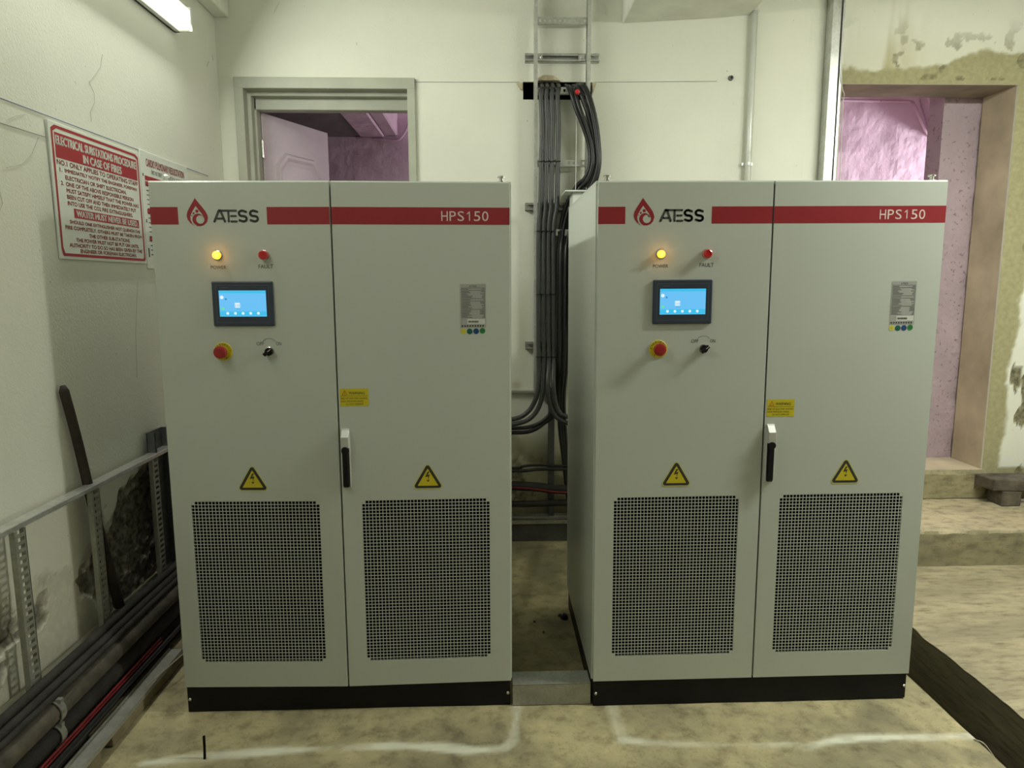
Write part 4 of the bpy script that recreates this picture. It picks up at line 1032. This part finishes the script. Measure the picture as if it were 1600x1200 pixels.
# ================================================================== LEFT WALL SIGNS
def sign(name, label, y0, y1, z0, z1):
    return thing(name, label, 'sign', (XL + 0.0045, y0, z0), (0, 0, math.pi / 2)), y1 - y0, z1 - z0
t, W_, H_ = sign('safety_sign', 'red and white fire procedure sign on the left wall', 2.528, 3.150, 1.652, 2.122)
MB().box(0, W_, -0.003, 0.004, 0, H_).build('panel', 'sign_white', t, bevel=0.001)
m = MB(); y = -0.0036; bo, bw = 0.010, 0.011
ch = 0.022
def ring(o_, w__):
    a = [(o_, o_ + ch), (o_ + ch * 0.4, o_), (W_ - o_ - ch * 0.4, o_), (W_ - o_, o_ + ch * 0.4), (W_ - o_, H_ - o_ - ch * 0.5), (W_ - o_ - ch, H_ - o_), (o_ + ch, H_ - o_), (o_, H_ - o_ - ch * 0.6)]
    cx, cz = W_ / 2, H_ / 2
    b2 = [(cx + (x - cx) * (1 - 2 * w__ / W_), cz + (z - cz) * (1 - 2 * w__ / H_)) for x, z in a]
    n = 8
    m.add([(x, y, z) for x, z in a] + [(x, y, z) for x, z in b2], [(i, (i + 1) % n, (i + 1) % n + n, i + n) for i in range(n)])
ring(bo, bw)
rect(m, 0.028, W_ - 0.028, H_ - 0.120, H_ - 0.034, y)
rect(m, 0.105, W_ - 0.045, 0.150, 0.183, y)
L = [('NO.1 ONLY APPLIES TO OPERATING STAFF', 0.030, 0.592, 0.3265, 0.344), ('1.', 0.042, 0.056, 0.3035, 0.3175), ('IMMEDIATELY NOTIFY THE ENGINEER, FOREMAN', 0.072, 0.580, 0.3030, 0.3180),
     ('ELECTRICIAN OR SHIFT ELECTRICIAN.', 0.072, 0.490, 0.2800, 0.2950), ('2.', 0.042, 0.058, 0.2575, 0.2715), ('ONE OF THE ABOVE RESPONSIBLE PERSON', 0.072, 0.545, 0.2570, 0.2720),
     ('MUST SATISFY HIMSELF THAT THE POWER HAS', 0.072, 0.585, 0.2350, 0.2500), ('BEEN CUT OFF AND THEN IMMEDIATELY PUT', 0.072, 0.560, 0.2130, 0.2280), ('INTO USE THE CO2 FIRE EXTINGUISHERS.', 0.072, 0.530, 0.1910, 0.2060),
     ('SHOULD ONE EXTINGUISHER NOT QUENCH THE', 0.075, 0.580, 0.1250, 0.1400), ('FIRE COMPLETELY, OTHERS MUST BE TAKEN FROM', 0.045, 0.592, 0.1040, 0.1190), ('THE OTHER SUB-STATIONS.', 0.190, 0.490, 0.0835, 0.0975),
     ('THE POWER MUST NOT BE PUT ON UNTIL', 0.105, 0.560, 0.0635, 0.0775), ('AUTHORITY TO DO SO HAS BEEN GIVEN BY THE', 0.060, 0.585, 0.0435, 0.0575), ('ENGINEER OR FOREMAN ELECTRICIAN.', 0.125, 0.535, 0.0245, 0.0385)]
def fat(m_, txt, x0, x1, z0, z1, yy, k=0.0007):
    for dx, dz in ((-k, 0), (k, 0), (0, k), (0, -k)): m_.text(txt, x0 + dx, x1 + dx, z0 + dz, z1 + dz, yy - 0.00002 * abs(dx / k))
for txt, x0, x1, z0, z1 in L: fat(m, txt, x0, x1, z0 + 0.001, z1, y)
m.build('red_print', 'sign_red', t)
m = MB(); fat(m, 'ELECTRICAL SUBSTATIONS PROCEDURE', 0.034, 0.588, H_ - 0.073, H_ - 0.044, y - 0.0003, 0.0016); fat(m, 'IN CASE OF FIRES', 0.195, 0.465, H_ - 0.112, H_ - 0.084, y - 0.0003, 0.0016)
m.build('title_print', 'sign_white', t); m = MB()
fat(m, 'WATER MUST NEVER BE USED.', 0.120, W_ - 0.055, 0.156, 0.178, y - 0.0003, 0.0013)
m.build('water_print', 'sign_white', t)
t, W_, H_ = sign('first_aid_poster', 'white resuscitation first aid poster partly behind the left cabinet', 3.162, 3.64, 1.632, 2.142)
MB().box(0, W_, -0.002, 0.004, 0, H_).build('panel', 'sign_white', t, bevel=0.001)
m = MB(); y = -0.0026
fat(m, 'CARDIO PULMONARY RESUSCITATION', 0.05, 0.435, H_ - 0.062, H_ - 0.030, y)
for x0, x1, zz in ((0.03, 0.235, H_ - 0.125), (0.275, 0.45, H_ - 0.128), (0.03, 0.2, 0.36), (0.03, 0.2, 0.24), (0.03, 0.2, 0.12)):
    rect(MB(), x0, x1, zz, zz + 0.020, y).build('red_bar', 'sign_red', t)
m.build('title_print', 'sign_red', t)
m = MB(); m.text('FIRST AID TREATMENT FOR ELECTRICAL ACCIDENTS', 0.095, 0.410, H_ - 0.092, H_ - 0.074, y)
for k in range(16):
    rect(m, 0.035, 0.12 + 0.11 * random.random(), H_ - 0.150 - 0.020 * k, H_ - 0.146 - 0.020 * k, y); rect(m, 0.275, 0.34 + 0.1 * random.random(), H_ - 0.150 - 0.020 * k, H_ - 0.146 - 0.020 * k, y)
rect(m, 0.012, 0.022, 0.05, 0.09, y); rect(m, 0.012, 0.020, 0.20, 0.215, y); rect(m, 0.012, 0.020, 0.40, 0.412, y)
m.build('black_print', 'print_black', t)

# ================================================================== LEFT FLOOR: ladder, stick, cables, tray
def onX(px, py, X):
    d = FW + RT * ((px - 800) / F_PX) - UP * ((py - 600) / F_PX); tt = X / d.x
    return Vector((X, d.y * tt, CAM_H + d.z * tt))
# concrete ledge along the wall carrying the cables
us = lines((0.8, 4.12, 0.05))
lg = surface('trim_8', us, [0, 1, 2, 3], lambda yv, t_: ((-1.434, -1.434, -1.442, XL - 0.02)[int(t_)] + 0.006 * fbm(yv, t_, 3, 6, 3), yv, (0, 0.245, 0.256, 0.262)[int(t_)] + 0.004 * fbm(yv, t_, 8, 9, 3)), mats='concrete_ledge')
struct(lg, 'low dusty concrete ledge along the foot of the left wall', 'ledge')
LXP = -1.466
P0, P1 = onX(0, 832, LXP), onX(260, 701, LXP)
zr = (P0.z + P1.z) / 2
t = thing('cable_ladder', 'galvanised cable ladder standing on edge along the left wall', 'cable ladder', (LXP, 1.0, 0.27))
rz_ = zr - 0.27
prof = [(-0.022, rz_ - 0.008), (0.022, rz_ - 0.008), (0.022, rz_ + 0.010), (-0.022, rz_ + 0.010)]
MB().extr(prof, 'y', 0.0, 2.45).build('side_rail', 'galvanised_bright', t, bevel=0.002)
MB().extr([(-0.022, -0.004), (0.022, -0.004), (0.022, 0.018), (-0.022, 0.018)], 'y', 0.0, 2.45).build('side_rail', 'galvanised', t, bevel=0.002)
for px, py in ((27, 900), (147, 850), (240, 790)):
    y0 = onX(px, py, LXP).y - 1.0
    m = MB(); zA, zB = 0.018, rz_ - 0.010; n = 22; hh = (zB - zA) / n
    # channel rung: smooth web towards the viewer + slotted face towards the room
    m.box(0.004, 0.022, y0 - 0.024, y0 - 0.021, zA, zB)
    m.box(0.020, 0.022, y0 - 0.021, y0 - 0.012, zA, zB).box(0.020, 0.022, y0 + 0.018, y0 + 0.027, zA, zB)
    for k in range(n): m.box(0.020, 0.022, y0 - 0.012, y0 + 0.018, zA + hh * k, zA + hh * (k + 0.5))
    m.box(0.004, 0.022, y0 + 0.024, y0 + 0.027, zA, zB)
    m.build('rung', 'galvanised_dull', t)
# upright dark strut behind the ladder end
a, b_ = onX(228, 677, -1.490), onX(252, 677, -1.490)
t = thing('strut_channel', 'dark slotted strut standing upright behind the leaning ladder', 'strut', (-1.490, a.y, 0.26))
hh = a.z - 0.26; ww = b_.y - a.y
m = MB().box(0.0, 0.003, 0, ww, 0, hh).box(0, 0.038, 0, 0.003, 0, hh).box(0, 0.038, ww - 0.003, ww, 0, hh).box(0.036, 0.038, 0, 0.010, 0, hh).box(0.036, 0.038, ww - 0.010, ww, 0, hh)
n = 20
for k in range(n): m.box(-0.0005, 0.0045, 0.012, ww - 0.012, hh * k / n, hh * (k + 0.45) / n)
m.build('channel', 'strut_dark', t)
MB().lathe_y(0, 0, [(0.014, 0), (0.014, -0.01), (0.008, -0.012), (0.008, -0.03)], 10).build('bolt', 'chrome', t, (0.03, ww + 0.014, hh), (math.radians(-90), 0, 0))
# stick leaning on the wall
a = onX(98, 603, XL + 0.022); b_ = onX(186, 948, -1.468)
dv = (b_ - a).normalized(); a2 = a + dv * 0.02
tag(MB().tube([a, a2] + [a.lerp(b_, k / 8) + Vector((0, 0.004 * math.sin(k), 0)) for k in range(1, 9)], [0.009, 0.0165] + [0.0165 + 0.0004 * k for k in range(8)], 10).build('wooden_stick', 'wood_dark', smooth=True), 'dark wooden stick leaning against the left wall', 'stick')
# long cables, local height z and X
def run(label, X, Z, r, m_, y0=0.9, y1=4.05, wob=0.006, name='power_cable', cat='cable', group='cables along the left wall'):
    s = random.random() * 50
    pts = [(X + wob * fbm(y0 + (y1 - y0) * k / 16, s, 0, 1.2, 3), y0 + (y1 - y0) * k / 16, Z + 0.6 * wob * fbm(s, y0 + (y1 - y0) * k / 16, 0, 1.2, 3)) for k in range(17)]
    cable(name, label, pts, r, m_, group, n=10, sm=3, cat=cat)
run('pale conduit lying on the ledge against the left wall', -1.500, 0.272, 0.008, 'conduit_pale', wob=0.001, name='conduit_pipe', cat='pipe')
run('black cable at the edge of the ledge behind the ladder foot', -1.426, 0.277, 0.0165, 'cable_dusty_dark', wob=0.003)
run('black cable resting between the ledge cable and the sheathed cable', -1.399, 0.290, 0.0150, 'cable_dusty_dark', wob=0.003)
run('uppermost black cable lying over the ledge cables', -1.419, 0.311, 0.0150, 'cable_dusty_dark', wob=0.003)
run('slim black cable on top of the sheathed cable', -1.376, 0.282, 0.0110, 'cable_dusty_dark', wob=0.004)
run('thick dusty sheathed cable on the left, topmost below the ledge', -1.388, 0.232, 0.0400, 'cable_dusty', wob=0.003)
run('second thick dark cable below the sheathed cable on the left', -1.390, 0.154, 0.0360, 'cable_dusty_dark', wob=0.004)
run('third thick dark cable beside the metal tray on the left', -1.392, 0.088, 0.0300, 'cable_dusty_dark', wob=0.004)
run('dark cable lying on the floor below the stacked cables', -1.398, 0.029, 0.0280, 'cable_dusty_dark', wob=0.003)
run('upper thin red cable along the left cable run', -1.350, 0.132, 0.0042, 'cable_red', y1=2.7, wob=0.004)
run('lower thin red cable along the left cable run', -1.347, 0.120, 0.0042, 'cable_red', y1=2.7, wob=0.004)
run('slim black cable between the red cables and the tray', -1.348, 0.099, 0.0120, 'cable_black', wob=0.003)
# saddles clamping the stack
for X, Z, r, txt in ((-1.388, 0.232, 0.0415, 'around the topmost sheathed cable'), (-1.390, 0.154, 0.0375, 'around the second thick cable'), (-1.392, 0.088, 0.0325, 'around the third thick cable')):
    yc = onX(88, 1120, -1.37).y
    m = MB(); n = 12; vs_ = []
    for k in range(n + 1):
        g = math.radians(125 - 190 * k / n)
        for rr in (r, r + 0.004):
            for yy in (-0.013, 0.013): vs_.append((X + rr * math.cos(g), yc + yy, Z + rr * math.sin(g)))
    fs_ = []
    for k in range(n):
        o_ = k * 4; fs_ += [(o_ + 2, o_ + 3, o_ + 7, o_ + 6), (o_, o_ + 4, o_ + 5, o_ + 1), (o_, o_ + 2, o_ + 6, o_ + 4), (o_ + 1, o_ + 5, o_ + 7, o_ + 3)]
    m.add(vs_, fs_)
    m.box(X + r * 0.55, X + r * 0.55 + 0.018, yc - 0.008, yc + 0.008, Z + r * 0.80, Z + r * 0.80 + 0.012)
    tag(m.build('cable_saddle', 'galvanised'), 'metal saddle clamp ' + txt, 'clamp', 'saddle clamps on the left cables')
# shallow metal tray and plank
t = thing('cable_tray', 'dusty shallow metal tray lying beside the left cable run', 'cable tray', (-1.312, 1.0, 0.052))
MB().box(-0.030, 0.032, 0.0, 1.75, 0.0, 0.0025).box(-0.032, -0.0295, 0, 1.75, 0, 0.010).box(0.030, 0.0325, 0, 1.75, 0, 0.016).build('tray', 'galvanised_dull', t)
tag(MB().box(-1.372, -1.287, 2.20, 3.0, 0.003, 0.050).build('wood_plank', 'wood_plank', bevel=0.004), 'rough wooden plank under the metal tray beside the left cabinet', 'plank')
tag(MB().box(-1.360, -1.283, 1.2, 2.12, 0.003, 0.050).build('wood_plank', 'wood_plank', bevel=0.004), 'rough wooden plank under the near end of the metal tray', 'plank')
cable('thin_wire', 'thin grey wire curling over the plank beside the left cabinet', [(-1.30, 2.45, 0.066), (-1.25, 2.62, 0.085), (-1.20, 2.78, 0.10), (-1.16, 2.80, 0.06), (-1.14, 2.9, 0.008)], 0.0028, 'conduit_pale', n=6, cat='wire')
# thin black rod standing in the floor
P = at(320, 1186, 2.135)
tag(MB().tube([(P.x, 2.135, -0.002), (P.x + 0.001, 2.137, 0.04), (P.x + 0.002, 2.136, 0.080)], 0.0045, 6).build('floor_rod', 'rod_black'), 'short thin black rod sticking up from the floor by the chalk line', 'rod')
# small rubble between the cabinets
for (x, y, r, lb) in ((0.345, 3.06, 0.020, 'black lump of rubble touching the right cabinet plinth in the gap'), (0.325, 3.085, 0.011, 'grey crumb beside the black rubble lump'), (0.20, 3.03, 0.007, 'tiny crumb in the middle of the floor between the cabinets'), (0.235, 2.93, 0.006, 'nearest tiny crumb on the floor between the cabinets')):
    m = MB(); n = 7; vs_ = [(x + r * (0.8 + 0.4 * random.random()) * math.cos(2*math.pi*k/n), y + r * (0.8 + 0.4 * random.random()) * math.sin(2*math.pi*k/n), 0.0) for k in range(n)] + [(x + 0.5 * r * math.cos(2*math.pi*k/n + 0.3), y + 0.5 * r * math.sin(2*math.pi*k/n + 0.3), r * (0.8 + 0.4 * random.random())) for k in range(n)]
    m.add(vs_, [tuple(range(n, 2*n))] + [(k, (k+1) % n, (k+1) % n + n, k + n) for k in range(n)])
    tag(m.build('rubble_chunk', 'cable_black' if r > 0.015 else 'block_grey'), lb, 'rubble', 'rubble between the cabinets')
# blocks beside the doorway
a = at(1547, 752, 4.02)
t = tag(MB().extr([(a.x + 0.0, 3.98), (3.9, 3.90), (3.9, 4.12), (a.x - 0.02, 4.13)], 'z', 0.300, 0.372).build('stone_slab', 'block_grey', bevel=0.006), 'dark slab resting on a block at the foot of the right wall', 'slab')
tag(MB().box(a.x + 0.05, a.x + 0.17, 3.97, 4.10, ZSTEP, 0.300).build('stone_block', 'block_grey', bevel=0.006), 'small dark block under the near end of the slab', 'block')
tag(MB().box(3.6, 3.8, 3.95, 4.10, ZSTEP, 0.300).build('stone_block', 'block_grey', bevel=0.006), 'second dark block under the far end of the slab', 'block')
# wire in the trench
cable('thin_wire', 'thin pale wire trailing over the edge of the trench', [(1.655, 2.13, 0.003), (1.675, 2.10, 0.0), (1.70, 2.05, -0.06), (1.69, 1.98, -0.14)], 0.0025, 'conduit_pale', n=6, cat='wire')
